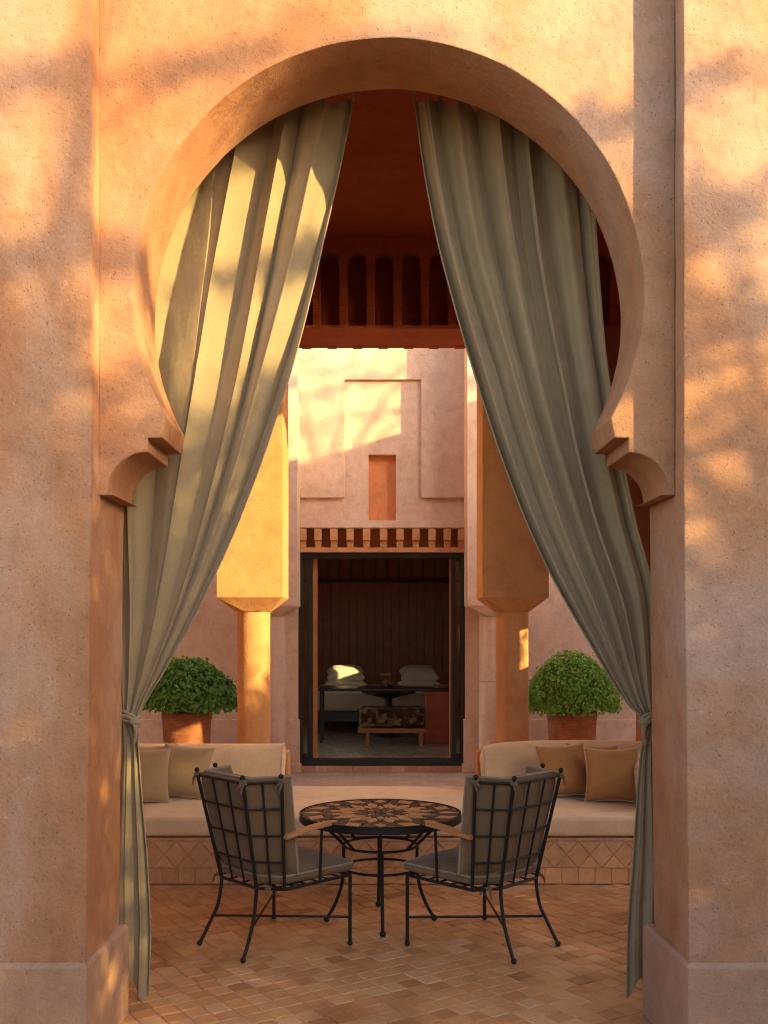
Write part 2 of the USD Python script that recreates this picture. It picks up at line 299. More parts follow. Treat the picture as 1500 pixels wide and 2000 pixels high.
MAT['carpet_cloth'] = usdkit.material(stage, '/World/Looks/carpet_cloth', {
    'tc': ('texture_coordinate', {}), 'v': ('voronoi_texture', {'scale': 14.0, 'metric': 'chebychev'}), 's': ('separate_color', {}), 'n': ('noise_texture', {'scale': 20.0, 'detail': 6.0, 'roughness': 0.8}),
    'a': ('math', {'math_type': 'multiply'}), 'r': ('rgb_ramp', {'ramp': [(0.1, (0.05, 0.025, 0.012)), (0.3, (0.13, 0.06, 0.025)), (0.45, (0.35, 0.24, 0.14))]}),
    'p': ('principled_bsdf', {'roughness': 0.95})},
    [('tc.object', 'v.vector'), ('tc.object', 'n.vector'), ('v.color', 's.color'), ('s.r', 'a.value1'), ('n.fac', 'a.value2'), ('a.value', 'r.fac'), ('r.color', 'p.base_color')], surface='p.BSDF')
MAT['bedroom_tile'] = usdkit.material(stage, '/World/Looks/bedroom_tile', {
    'geo': ('geometry', {}), 'mp': ('mapping', {'rotation': (0, 0, 0.78)}), 'b': ('brick_texture', {'scale': 1.0, 'brick_width': 0.12, 'row_height': 0.05, 'mortar_size': 0.004, 'color1': (0.55, 0.41, 0.26), 'color2': (0.36, 0.25, 0.15), 'mortar': (0.16, 0.10, 0.06)}),
    'n': ('noise_texture', {'scale': 9.0, 'detail': 4.0}), 'r': ('rgb_ramp', {'ramp': [(0.3, (0.7, 0.7, 0.7)), (0.7, (1.2, 1.2, 1.2))]}), 'm': ('mix', {'mix_type': 'multiply', 'fac': 1.0}),
    'p': ('principled_bsdf', {'roughness': 0.22})},
    [('geo.position', 'mp.vector'), ('mp.vector', 'b.vector'), ('geo.position', 'n.vector'), ('n.fac', 'r.fac'), ('b.color', 'm.color1'), ('r.color', 'm.color2'), ('m.color', 'p.base_color')], surface='p.BSDF')
MAT['court_tile'] = usdkit.material(stage, '/World/Looks/court_tile', {
    'geo': ('geometry', {}), 'mp': ('mapping', {'rotation': (0, 0, 0.47)}), 'b': ('brick_texture', {'scale': 1.0, 'brick_width': 0.1, 'row_height': 0.1, 'mortar_size': 0.003, 'color1': (0.64, 0.47, 0.35), 'color2': (0.56, 0.39, 0.28), 'mortar': (0.42, 0.27, 0.18)}),
    'n': ('noise_texture', {'scale': 2.0, 'detail': 5.0}), 'r': ('rgb_ramp', {'ramp': [(0.3, (0.8, 0.78, 0.76)), (0.7, (1.1, 1.1, 1.1))]}), 'm': ('mix', {'mix_type': 'multiply', 'fac': 1.0}),
    'p': ('principled_bsdf', {'roughness': 0.6})},
    [('geo.position', 'mp.vector'), ('mp.vector', 'b.vector'), ('geo.position', 'n.vector'), ('n.fac', 'r.fac'), ('b.color', 'm.color1'), ('r.color', 'm.color2'), ('m.color', 'p.base_color')], surface='p.BSDF')
MAT['glass_pane'] = usdkit.material(stage, '/World/Looks/glass_pane', {
    't': ('transparent_bsdf', {'color': (0.85, 0.88, 0.86)}), 'g': ('glossy_bsdf', {'color': (0.9, 0.9, 0.9), 'roughness': 0.02}), 'f': ('fresnel', {'IOR': 1.5}), 'm': ('mix_closure', {})},
    [('f.fac', 'm.fac'), ('t.BSDF', 'm.closure1'), ('g.BSDF', 'm.closure2')], surface='m.closure')

# ------------------------------------------------------------------ the ground
g = thing('ground', None, None, kind='structure')
part('earth_sheet', grid_mesh(np.array([[[-400, -400, -0.03], [400, -400, -0.03]], [[-400, 400, -0.03], [400, 400, -0.03]]], float)), 'earth', g)
tag(g, 'dark packed garden earth around the villa', 'ground')
court = solo('courtyard_paving', cat([box(-6, 4.9, 8.2, 11.95, -0.02, 0.0), box(2.7, 4.9, 4.45, 8.2, -0.02, 0), box(-6, -2.7, 4.45, 8.2, -0.02, 0)]), 'court_tile', 'pale clay paving between the bench and the bedroom door', 'paving', kind='structure')  # strips beside the pavilion are unseen, added to bounce sky light inside

# ------------------------------------------------------------------ patio floor: clay tiles laid askew in running bond
PITCH, ANG = 0.098, math.radians(33)
floor = thing('patio_floor', 'worn terracotta tile floor under the iron chairs and round table', 'floor', kind='structure')
part('mortar_bed', box(-2.35, 2.35, 2.85, 8.2, -0.02, -0.006), 'grout', floor)
ca, sa = math.cos(ANG), math.sin(ANG)
def tile_mesh(cx, cy):
    s = PITCH / 2 - 0.0018 - random.uniform(0, 0.0015); b = 0.0035 + random.uniform(0, .002); h = random.uniform(-0.0012, 0.0012)
    tx, ty = random.gauss(0, .006), random.gauss(0, .006); rot = ANG + random.gauss(0, .008); c, sn = math.cos(rot), math.sin(rot)
    v = []
    for q, z in ((s, -0.008), (s, -0.0035 + h), (s - b, h)):
        for k, (i, j) in enumerate(((-1, -1), (1, -1), (1, 1), (-1, 1))):
            i2, j2 = i * q + RNG.normal(0, .0008), j * q + RNG.normal(0, .0008)
            v.append((cx + c * i2 - sn * j2, cy + sn * i2 + c * j2, z + (tx * i2 + ty * j2 if z > -0.007 else 0)))
    f = [[8, 9, 10], [8, 10, 11]]
    for a in (0, 4):
        for k in range(4):
            p, q = a + k, a + (k + 1) % 4; f += [[p, q, q + 4], [p, q + 4, p + 4]]
    return trimesh.Trimesh(np.array(v), np.array(f), process=False)
cells = []
for j in range(-60, 120):
    off = (j % 2) * 0.08 + 0.04 * math.sin(j * 2.3)
    for i in range(-80, 80):
        u, v = (i + off) * PITCH, j * PITCH; x, y = ca * u - sa * v, sa * u + ca * v
        lim = 1.13 if y < 4.5 else 2.0
        if 2.9 < y < 6.72 and abs(x) < lim: cells.append((x, y))
seen = [(y, x) for x, y in cells if y > 4.42 and abs(x) < 0.235 * y + 0.02]
seen = set(sorted(seen)[:300]); rest, tones = [], []
for x, y in cells:
    m = tile_mesh(x, y); d = math.hypot(x - .02, (y - 5.0) * 1.1)
    tone = np.clip(RNG.normal(0.58, 0.16) - (0.30 * RNG.random() if RNG.random() < .28 else 0) + (.25 if RNG.random() < .07 else 0), 0, 1)
    if (y, x) in seen: part('floor_tile', m, 'floor_clay', floor, tone=tone)
    else: rest.append(m); tones += [tone] * len(m.vertices)
part('tile_field', cat(rest), 'floor_clay', floor, kind='stuff', tone=tones)

# ------------------------------------------------------------------ front wall with the horseshoe arch
YF, YP, YB, TOP = 3.95, 4.06, 4.45, 5.2
R, ZC = 0.987, 2.94
def horseshoe(dz=1.0):
    """half-open outline of the opening in (x, z), right half from the floor up"""
    pts = [(1.085, 2.16)]
    for a in np.linspace(0, PI / 2, 14): pts.append((0.93 + 0.155 * math.cos(a), 2.172 + 0.152 * math.sin(a)))
    pts += [(0.93, 2.38), (0.876, 2.38)]
    a0 = math.asin((2.455 - ZC) / R)
    for a in np.linspace(a0, PI / 2, 60): pts.append((R * math.cos(a), ZC + R * math.sin(a)))
    return pts
right_half = horseshoe(); left_half = [(-x, z) for x, z in right_half][::-1]
opening = Polygon(right_half + left_half[1:] )
wall = thing('arched_wall', 'sunlit earth plaster wall with tall horseshoe arch framing the patio', 'wall')
def wob(poly, amp=0.0035, sc=6.0, step=0.03):
    p = poly.segmentize(step); o = np.array(p.exterior.coords)[:-1]
    q = np.column_stack([o, np.zeros(len(o))]); o = o + amp * np.column_stack([meshkit.noise(q * sc) + .45 * meshkit.noise(q * sc * 5), meshkit.noise(q * sc + 31.7) + .45 * meshkit.noise(q * sc * 5 + 7)])
    return Polygon(o).buffer(0)
wo = wob(opening, .0045, 5.0, .02)
panel = sbox(-1.117, 2.161, 1.112, TOP).difference(wo.union(sbox(-1.06, 2.0, 1.06, 2.2)))
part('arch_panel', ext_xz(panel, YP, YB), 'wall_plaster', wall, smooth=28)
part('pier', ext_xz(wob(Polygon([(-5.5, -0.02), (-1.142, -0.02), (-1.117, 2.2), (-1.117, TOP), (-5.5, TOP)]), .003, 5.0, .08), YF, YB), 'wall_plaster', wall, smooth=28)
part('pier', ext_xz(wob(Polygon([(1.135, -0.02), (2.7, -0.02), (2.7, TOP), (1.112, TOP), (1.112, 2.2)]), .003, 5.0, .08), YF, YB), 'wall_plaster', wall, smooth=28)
def plinth(sgn, xj_f, xj_b, xout):
    a = [(sgn * xout, YF - .022), (sgn * xj_f, YF - .022), (sgn * xj_b, YB + .025), (sgn * xout, YB + .025)]
    lo = [(x, y, 0.0) for x, y in a] + [(x, y, .372) for x, y in a]
    hi = [(sgn * xout, YF - .008, .388), (sgn * (xj_f + .014), YF - .008, .388), (sgn * (xj_b + .014), YB + .012, .388), (sgn * xout, YB + .012, .388)]
    return hull(lo + hi)
part('plinth', plinth(-1, 1.126, 1.100, 5.5), 'jamb_plaster', wall)
part('plinth', plinth(1, 1.122, 1.092, 2.72), 'jamb_plaster', wall)

# ------------------------------------------------------------------ the pavilion behind it
pav = thing('pavilion', 'shaded red plaster pavilion room behind the horseshoe arch', 'pavilion')
part('ceiling', box(-2.35, 2.35, 4.45, 8.75, 4.72, TOP), 'shade_red_plaster', pav)
big = affinity.affine_transform(wo, [1, 0, 0, 1.27, 0, -0.27 * 2.16])
side_open = unary_union([sbox(4.62, 0, 6.82, 3.5), affinity.scale(Point(5.72, 3.5).buffer(1.1, 32), 1, .86)])
part('side_wall', ext_yz(sbox(4.45, 0, 8.2, TOP).difference(side_open.union(sbox(7.25, 1.72, 8.05, 2.14))), 2.35, 2.7), 'column_plaster', pav, smooth=28)
part('side_wall', ext_yz(sbox(4.45, 0, 8.2, TOP), -2.7, -2.35), 'column_plaster', pav, smooth=28)
for sg in (-1, 1):
    a, b = sorted((sg * 2.35, sg * 2.7)); part('corner_pier', box(a, b, 8.2, 8.75, 0, TOP), 'column_plaster', pav)
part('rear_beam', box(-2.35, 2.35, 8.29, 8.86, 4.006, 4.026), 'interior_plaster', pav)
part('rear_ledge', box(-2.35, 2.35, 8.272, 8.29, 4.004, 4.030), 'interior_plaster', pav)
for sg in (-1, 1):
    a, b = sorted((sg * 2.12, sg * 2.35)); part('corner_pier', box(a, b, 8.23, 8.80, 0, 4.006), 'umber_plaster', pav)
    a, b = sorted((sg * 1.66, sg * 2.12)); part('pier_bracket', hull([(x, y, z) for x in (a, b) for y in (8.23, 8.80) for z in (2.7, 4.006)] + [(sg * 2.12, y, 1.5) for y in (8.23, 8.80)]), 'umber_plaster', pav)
# frieze: niches between stepped little piers
SP = 0.2148
xs = [(-2.0 + .5) * 0 + 0.008 + (k - .5) * SP for k in range(-9, 11)]
fr = sbox(-2.35, 4.03, 2.35, 4.72)
niches = [sbox(x + .034, 4.03, x + SP - .034, 4.545).union(Point(x + SP / 2, 4.545).buffer(SP / 2 - .034, 24)) for x in xs]
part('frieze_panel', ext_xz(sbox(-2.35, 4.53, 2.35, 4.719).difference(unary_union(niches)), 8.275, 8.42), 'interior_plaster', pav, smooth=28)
part('frieze_back', box(-2.35, 2.35, 8.42, 8.75, 4.031, 4.719), 'shade_red_plaster', pav)
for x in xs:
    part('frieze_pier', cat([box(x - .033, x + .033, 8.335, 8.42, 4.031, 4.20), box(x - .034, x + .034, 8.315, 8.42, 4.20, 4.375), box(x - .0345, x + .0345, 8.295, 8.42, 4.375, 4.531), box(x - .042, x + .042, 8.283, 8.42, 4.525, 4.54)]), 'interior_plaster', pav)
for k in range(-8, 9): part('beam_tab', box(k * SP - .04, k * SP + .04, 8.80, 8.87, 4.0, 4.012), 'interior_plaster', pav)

# columns: round shaft, octagonal transition, square block
def column(x, y, w, depth, r, top, mat, label, group, yc=None):
    t = thing('column', label, 'column', (x, y, 0), group=group); yc = depth / 2 if yc is None else yc
    prof = [(r, 0), (r * 1.0, .9), (r * .985, 1.8)]
    s = lathe(smooth_path([(r * 1.01, 0), (r, .7), (r * .99, 1.3), (r * .985, 1.80)], 20), 48, (0, yc, 0)); rough(s, .004, 5.0)
    part('shaft', s, mat, t, smooth=True)
    k = w / 2; o = r * 1.04; q = o * math.tan(PI / 8)
    octo = [(sx * o, sy * q + yc, 1.775) for sx in (-1, 1) for sy in (-1, 1)] + [(sx * q, sy * o + yc, 1.775) for sx in (-1, 1) for sy in (-1, 1)]
    part('capital', hull(octo + [(sx * k, yy, 1.885) for sx in (-1, 1) for yy in (0, depth)]), mat, t)
    blk = box(-k, k, 0, depth, 1.885, top)
    part('block', blk, mat, t)
    return t
column(-1.045, 8.2, .516, .516, .133, 4.006, 'column_plaster', 'glowing sunlit column with square upper block, before the paler engaged shaft', None)
column(1.035, 8.2, .516, .516, .133, 4.006, 'column_plaster', 'mostly shaded column with one bright sun patch on its shaft', None)
column(-1.213, 11.51, .562, .44, .135, 7.0, 'facade_plaster', 'pink plaster column against the facade, behind the glowing sunlit column', None, .20)
column(1.213, 11.51, .562, .44, .135, 7.0, 'facade_plaster', 'pink plaster column against the facade, behind the column with a sun patch', None, .20)

# ------------------------------------------------------------------ villa facade
K = 11.95 / 2050
FX = lambda px: (px - 741) * K - .031
FZ = lambda py: 1.65 - (py - 1225) * K
fac = thing('villa_facade', 'pink plaster villa front with stepped relief above a dark bedroom doorway', 'building')
door = sbox(-.955, -.02, .945, 2.497)
tee = unary_union([sbox(FX(673), FZ(972), FX(823), FZ(741)), sbox(-.964, FZ(1019), .964, FZ(972))])
slot = sbox(FX(720), FZ(1017), FX(773), FZ(887))
outer = sbox(-6, -.02, 5.0, 7.0); course = sbox(-.93, FZ(1070), .93, FZ(1033))
part('wall_face', ext_xz(outer.difference(unary_union([door, tee, course])), 11.95, 11.995), 'facade_plaster', fac)
part('wall_core', ext_xz(outer.difference(unary_union([door, slot.buffer(.002, join_style=2), course])), 11.995, 12.25), 'facade_plaster', fac)
part('niche', box(FX(720) - .004, FX(773) + .004, 12.105, 12.24, FZ(1017) - .004, FZ(887) + .004), 'bounce_orange_plaster', fac)
part('string_course', rbox(-.962, .962, 11.885, 11.99, FZ(1032), FZ(1018), .006), 'facade_plaster', fac, smooth=40)
part('dentil_back', box(-.935, .935, 12.11, 12.24, FZ(1070) - .004, FZ(1033) + .004), 'bounce_orange_plaster', fac)
for px in (592, 621.5, 652.5, 684, 716, 749, 781, 812, 843, 873, 901):
    x = FX(px); part('dentil', cat([box(x - .042, x + .042, 11.875, 12.11, FZ(1056), FZ(1033.5)), box(x - .037, x + .037, 11.91, 12.11, FZ(1069.5), FZ(1056.2))]), 'column_plaster', fac)
part('lintel_band', box(-.955, .945, 11.89, 11.949, FZ(1079), FZ(1070)), 'column_plaster', fac)
for a, b in ((-6, -.936), (.926, 5.0)):
    part('dado', rbox(a, b, 11.918, 11.99, 0, .602, .008), 'facade_plaster', fac, smooth=40)
    part('skirting', rbox(a, b + .02 if a < 0 else b, 11.895, 11.98, 0, .10, .008) if a < 0 else rbox(a - .02, b, 11.895, 11.98, 0, .10, .008), 'facade_plaster', fac, smooth=40)
step = thing('door_step', 'row of pale clay tiles forming the low step under the door', 'step')
part('riser_bed', box(-.94, .93, 11.935, 12.0, 0, .070), 'grout', step)
x = -.925
while x < .90:
    w = random.uniform(.125, .165); part('step_tile', rbox(x + .002, min(x + w, .925) - .002, 11.922, 11.945, .004, .073, .003, 6), 'step_clay', step, tone=random.random()); x += w

# sliding door
sd = thing('sliding_door', 'black metal sliding glass door standing open onto the bedroom', 'door')
for nm, q in (('frame_post', (-.953, -.905, 11.97, 12.09, .075, 2.495)), ('frame_post', (.897, .943, 11.97, 12.09, .075, 2.495))): part(nm, rbox(*q, .004), 'door_metal', sd, smooth=40)
part('frame_head', rbox(-.905, .897, 11.97, 12.09, 2.437, 2.495, .004), 'door_metal', sd, smooth=40)
part('threshold', rbox(-.905, .897, 11.94, 12.09, .075, .145, .006), 'door_metal', sd, smooth=40)
for a, b in ((-.856, -.795), (.792, .842)): part('leaf_stile', rbox(a, b, 12.0, 12.06, .145, 2.437, .004), 'door_metal', sd, smooth=40)
for a, b in ((-.905, -.856), (.842, .897)):
    part('glass_pane', box(a, b, 12.03, 12.036, .20, 2.40), 'glass_pane', sd)
    part('leaf_rail', box(a, b, 12.005, 12.055, .145, .20), 'door_metal', sd); part('leaf_rail', box(a, b, 12.005, 12.055, 2.40, 2.437), 'door_metal', sd)
part('wooden_edge', box(-.793, -.745, 12.062, 12.14, .11, 2.437), 'amber_wood', sd); part('wooden_edge', box(.776, .790, 12.062, 12.14, .11, 2.437), 'amber_wood', sd)
part('door_latch', rbox(-.802, -.792, 11.985, 12.0, 1.0, 1.14, .003), 'door_metal', sd)

# ------------------------------------------------------------------ bedroom
room = thing('bedroom', 'dark wood lined bedroom seen through the open door', 'room', kind='structure')
part('bedroom_floor', box(-2.6, 2.6, 12.0, 17.6, .03, .076), 'bedroom_tile', room)
part('bedroom_ceiling', box(-2.6, 2.6, 12.31, 17.6, 2.9, 3.0), 'dark_wood', room)
part('bedroom_wall', ext_yz(sbox(12.31, 0, 17.7, 3.0).difference(sbox(13.3, .3, 14.7, 2.3)), -2.7, -2.6), 'facade_plaster', room)  # unseen window and pale wall, added to brighten the bedroom
part('bedroom_wall', ext_yz(sbox(12.31, 0, 17.7, 3.0).difference(sbox(14.12, 1.9, 14.42, 2.25).union(sbox(12.9, 2.3, 14.05, 2.85))), 2.6, 2.7), 'facade_plaster', room)      # small window lets low sun reach a pillow; wide opening added for warm bounce
part('wall_backing', box(-2.6, 2.6, 17.6, 17.7, 0, 3.0), 'dark_wood', room)
x = -2.3
while x < 2.3:
    w = random.uniform(.13, .17); part('wall_board', rbox(x + .0012, x + w - .0012, 17.57, 17.60 + random.uniform(0, .004), .076, 2.40, .006, 6), 'dark_wood', room); x += w
part('wall_board_cap', box(-2.4, 2.4, 17.52, 17.6, 2.401, 2.45), 'black_wood', room)
for k in range(-10, 11): part('frieze_board', rbox(k * .2 - .085, k * .2 + .085, 17.55, 17.6, 2.47, 2.88, .01, 6), 'dark_wood', room)

bed = thing('bed', 'low bed with beige side panel across the back of the bedroom', 'bed', (0, 0, 0))
part('mattress', rbox(-.98, .9, 15.5, 17.4, .40, .665, .05), 'bed_blanket', bed, smooth=40)
part('sheet', rbox(-1.0, .92, 15.6, 17.42, .662, .70, .018), 'bed_linen', bed, smooth=40)
part('bed_frame', box(-1.02, .94, 15.46, 17.45, .26, .40), 'black_wood', bed)
for sx in (-.95, .87):
    for y in (15.55, 17.35): part('leg', box(sx - .03, sx + .03, y - .03, y + .03, .076, .26), 'black_wood', bed)

def pillow_mesh(w, h, t, n=26, pinch=.08, wr=.006, seed=0):
    a = np.linspace(-1, 1, n); A, B = np.meshgrid(a, a)
    e = lambda q: np.sign(q) * (1 - (1 - np.abs(q)) ** 1.6)
    A, B = e(A), e(B)
    X = w / 2 * A * (1 - pinch * (1 - B ** 2)); Y = h / 2 * B * (1 - pinch * (1 - A ** 2))
    Zt = t / 2 * ((1 - A ** 4) ** .55 * (1 - B ** 4) ** .55)
    q = np.stack([X * 9, Y * 9, np.full_like(X, seed * 7.7)], -1).reshape(-1, 3); no = meshkit.fbm(q).reshape(n, n)
    edge = np.maximum(np.abs(A), np.abs(B)); cr = np.sin((np.arctan2(B, A)) * 26 + seed) * .35 * np.clip((edge - .55) / .45, 0, 1) * (1 - edge ** 6)
    top = np.stack([X, Y, Zt + wr * (no + cr) * (1 - edge ** 8)], -1); bot = np.stack([X, Y, -Zt], -1)[:, ::-1]
    m = cat([grid_mesh(top), grid_mesh(bot)]); m.merge_vertices(digits_vertex=6)
    ring = np.concatenate([top[0], top[1:, -1], top[-1, ::-1][1:], top[::-1, 0][1:-1]])
    return m, ring
def pillow(label, loc, w, h, t, lean, rz, roll=0, mat='pillow_linen', group=None, pipe='piping_linen', seed=0, name='throw_pillow', pr=.006, cat_='pillow', pinch=.10, wr=.012):
    """stands on its lower edge at loc, leaning back by lean, turned rz"""
    m, ring = pillow_mesh(w, h, t, seed=seed, pinch=pinch, wr=wr)
    M = trimesh.transformations.euler_matrix(0, 0, roll); up = trimesh.transformations.euler_matrix(PI / 2 - lean, 0, 0)
    low = h / 2 * abs(math.cos(roll)) + w / 2 * abs(math.sin(roll)) * .8
    t_ = thing(name, label, cat_, loc, rz, group)
    F = up @ trimesh.transformations.translation_matrix([0, low, 0]) @ M
    m.apply_transform(F); ring = trimesh.transform_points(ring, F)
    c = part('cover', m, mat, t_, smooth=True)
    if pr: part('piping', tube(ring, pr, 6, closed=True), pipe, t_, smooth=True)
    return t_
for lab, x in (('plump cream pillow pair at the end of the bed nearer the wooden edge', -.545), ('stacked white pillows above the red desk side panel', .57)):
    k = thing('bed_pillow', lab, 'pillow', (x, 16.55, .70))
    for w, h, t_, z, y in ((.66, .42, .12, .06, 0), (.60, .40, .26, .20, .03)):
        m, ring = pillow_mesh(w, h, t_, seed=3 + z * 10 + x, pinch=.09, wr=.02)
        part('pillow_cover', xf(m, (.02 * math.copysign(1, x), y, z), rx=.25 * (z > .1), rz=.06), 'bed_linen', k, smooth=True)

desk = thing('desk', 'long black desk top with red wood side panel in the bedroom', 'desk')
part('desk_top', rbox(-.86, 1.0, 14.15, 14.75, .785, .822, .006), 'black_wood', desk, smooth=40)
part('side_panel', rbox(.585, .975, 14.17, 14.72, .078, .784, .004), 'cedar_red', desk, smooth=40)
part('leg', box(-.84, -.80, 14.2, 14.24, .078, .785), 'black_wood', desk); part('leg', box(-.84, -.80, 14.66, 14.70, .078, .785), 'black_wood', desk)
bench = thing('ottoman', 'patterned brown upholstered bench on amber wood rails', 'bench')
part('cushion', rbox(-.30, .575, 13.9, 14.4, .325, .575, .045), 'carpet_cloth', bench, smooth=40)
part('rail', box(-.315, .58, 13.87, 14.42, .255, .31), 'amber_wood', bench)
for sx in (-.21, .5):
    for y in (13.90, 14.34): part('leg', box(sx, sx + .045, y, y + .045, .078, .255), 'amber_wood', bench)
ped = thing('pedestal_table', 'small black pedestal table with conical top behind the patterned bench', 'table', (.10, 15.1, .076))
part('tabletop', lathe([(0, .655), (.39, .655), (.395, .640), (.38, .628), (.06, .55), (0.05, .55)], 40), 'black_wood', ped, smooth=30)
part('stem', lathe([(.055, .55), (.05, .1), (.05, .03)], 20), 'black_wood', ped, smooth=30)
part('foot', lathe([(0, .03), (.05, .03), (.2, .012), (.2, 0)], 24), 'black_wood', ped, smooth=30)
fl = thing('dried_bouquet', 'round rust brown dried bouquet on the black desk', 'flowers', (.105, 14.4, .822))
part('bouquet_bowl', lathe([(0, 0), (.045, 0), (.06, .03), (.055, .05), (0, .05)], 20), 'black_wood', fl, smooth=30)
bl = []
for k in range(260):
    d = RNG.normal(size=3); d /= np.linalg.norm(d); d[2] = abs(d[2]) * .9; bl.append(xf(trimesh.creation.icosphere(0, .014), d * np.array([.085, .085, .08]) * RNG.uniform(.7, 1.05) + [0, 0, .05]))
part('flower_heads', cat(bl), 'dried_flower', fl, kind='stuff')
bk = thing('basket_tray', 'shallow straw tray on the desk above the red panel', 'tray', (.83, 14.35, .822))
part('tray_bowl', lathe([(0, .004), (.09, .004), (.13, .035), (.137, .038), (.095, 0), (0, 0)], 28), 'raffia', bk, smooth=30)
sw = thing('wall_switch', 'small brass switch plate on the dark bedroom wall', 'switch', (.075, 17.56, .84))
part('switch_plate', rbox(-.09, .09, -.012, .01, 0, .045, .003), 'brass', sw)
for k in range(4): part('toggle', box(-.07 + k * .04, -.052 + k * .04, -.022, -.012, .014, .032), 'brass', sw)

# ------------------------------------------------------------------ courtyard wing to the right, out of the frame: shades half the facade
wing = thing('side_wing', 'plaster wing closing the courtyard beyond the shaded column', 'building')
part('turret', box(5.0, 6.6, 7.0, 8.82, -.02, 5.35), 'facade_plaster', wing)
part('parapet', box(4.96, 6.64, 6.96, 8.86, 5.35, 5.41), 'facade_plaster', wing)
part('wall', box(5.0, 5.35, 8.82, 12.0, -.02, 3.2), 'facade_plaster', wing)

wing2 = thing('side_wing', 'unseen plaster wing added to bounce sun into the courtyard', 'building')  # added out of view as a sun reflector for the courtyard
part('wall', box(-5.0, -4.6, 7.0, 11.9, -.02, 6.2), 'facade_plaster', wing2)
part('parapet', box(-5.04, -4.56, 6.96, 11.9, 6.2, 6.3), 'facade_plaster', wing2)

# ------------------------------------------------------------------ built-in bench
bb = thing('masonry_bench', 'low masonry bench faced with clay tiles in a diamond band', 'bench', (0, 0, 0))
part('core', box(-2.3, 2.3, 6.7475, 8.0, 0, .296), 'grout', bb)
part('back_ledge', rbox(-2.3, -.725, 8.0, 8.19, 0, .70, .012), 'column_plaster', bb, smooth=40); part('back_ledge', rbox(.715, 2.3, 8.0, 8.19, 0, .70, .012), 'column_plaster', bb, smooth=40)
def ftile(poly, d=.014):
    """a face tile from a polygon in (x, z): bevelled towards the viewer"""
    p = poly.buffer(-.0013, join_style=2); i = p.buffer(-.0022, join_style=2)
    if i.is_empty or i.geom_type != 'Polygon': return
    j = random.uniform(-.002, .002); o1, o2 = np.array(p.exterior.coords)[:-1], np.array(i.exterior.coords)[:-1]
    v = [(x, 6.756, z) for x, z in o1] + [(x, 6.744 + j, z) for x, z in o1] + [(x, 6.741 + j, z) for x, z in o2]
    part('face_tile', hull(v), 'bench_clay', bb, tone=np.clip(random.gauss(.5, .22), 0, 1))
x = -1.75
while x < 1.75:
    w = random.choice((.11, .16, .24, .24)); ftile(sbox(x, .276, x + w, .297)); x += w
x = -1.75
while x < 1.72:
    ftile(sbox(x, .002, x + .107, .103)); x += .107
DW, z0, z1 = .152, .104, .275; zm = (z0 + z1) / 2
for k in range(-12, 12):
    c = k * DW + .03
    ftile(Polygon([(c - DW / 2, zm), (c, z0), (c + DW / 2, zm), (c, z1)]))
    ftile(Polygon([(c, z1), (c + DW / 2, zm), (c + DW, z1)])); ftile(Polygon([(c, z0), (c + DW, z0), (c + DW / 2, zm)]))

def soft_slab(x0, x1, y0, y1, z0, z1, r, sag=.006, n=110, seed=0):
    """a seat cushion: rounded slab with an uneven top"""
    pr = []
    for cx, cz, a0 in ((y0 + r, z0 + r, PI), (y0 + r, z1 - r, PI / 2)):
        pass
    prof = [(y1, z0)] + [(y0 + r - r * math.sin(a), z0 + r - r * math.cos(a)) for a in np.linspace(0, PI / 2, 6)] + [(y0 + r - r * math.cos(a), z1 - r + r * math.sin(a)) for a in np.linspace(0, PI / 2, 7)]
    prof += [(y, z1) for y in np.linspace(y0 + r, y1 - r, 26)[1:]] + [(y1 - r + r * math.sin(a), z1 - r + r * math.cos(a)) for a in np.linspace(0, PI / 2, 6)[1:]] + [(y1, z0)]
    prof = np.array(prof); X = np.linspace(x0, x1, n); P = np.zeros((n, len(prof), 3)); P[..., 0] = X[:, None]; P[..., 1] = prof[:, 0]; P[..., 2] = prof[:, 1]
    q = P.reshape(-1, 3) * np.array([2.5, 3.5, 3.0]) + seed; d = meshkit.fbm(q).reshape(n, -1)
    P[..., 2] += sag * d * (P[..., 2] > z0 + .01); P[..., 1] += sag * .8 * meshkit.noise(q * 1.7 + 9).reshape(n, -1)
    m = grid_mesh(P); return m
seat = thing('seat_cushion', 'long beige linen seat cushion running the whole width of the bench', 'cushion')
part('cushion_cover', soft_slab(-2.2, 2.2, 6.725, 8.09, .305, .425, .028), 'sofa_linen', seat, smooth=True)
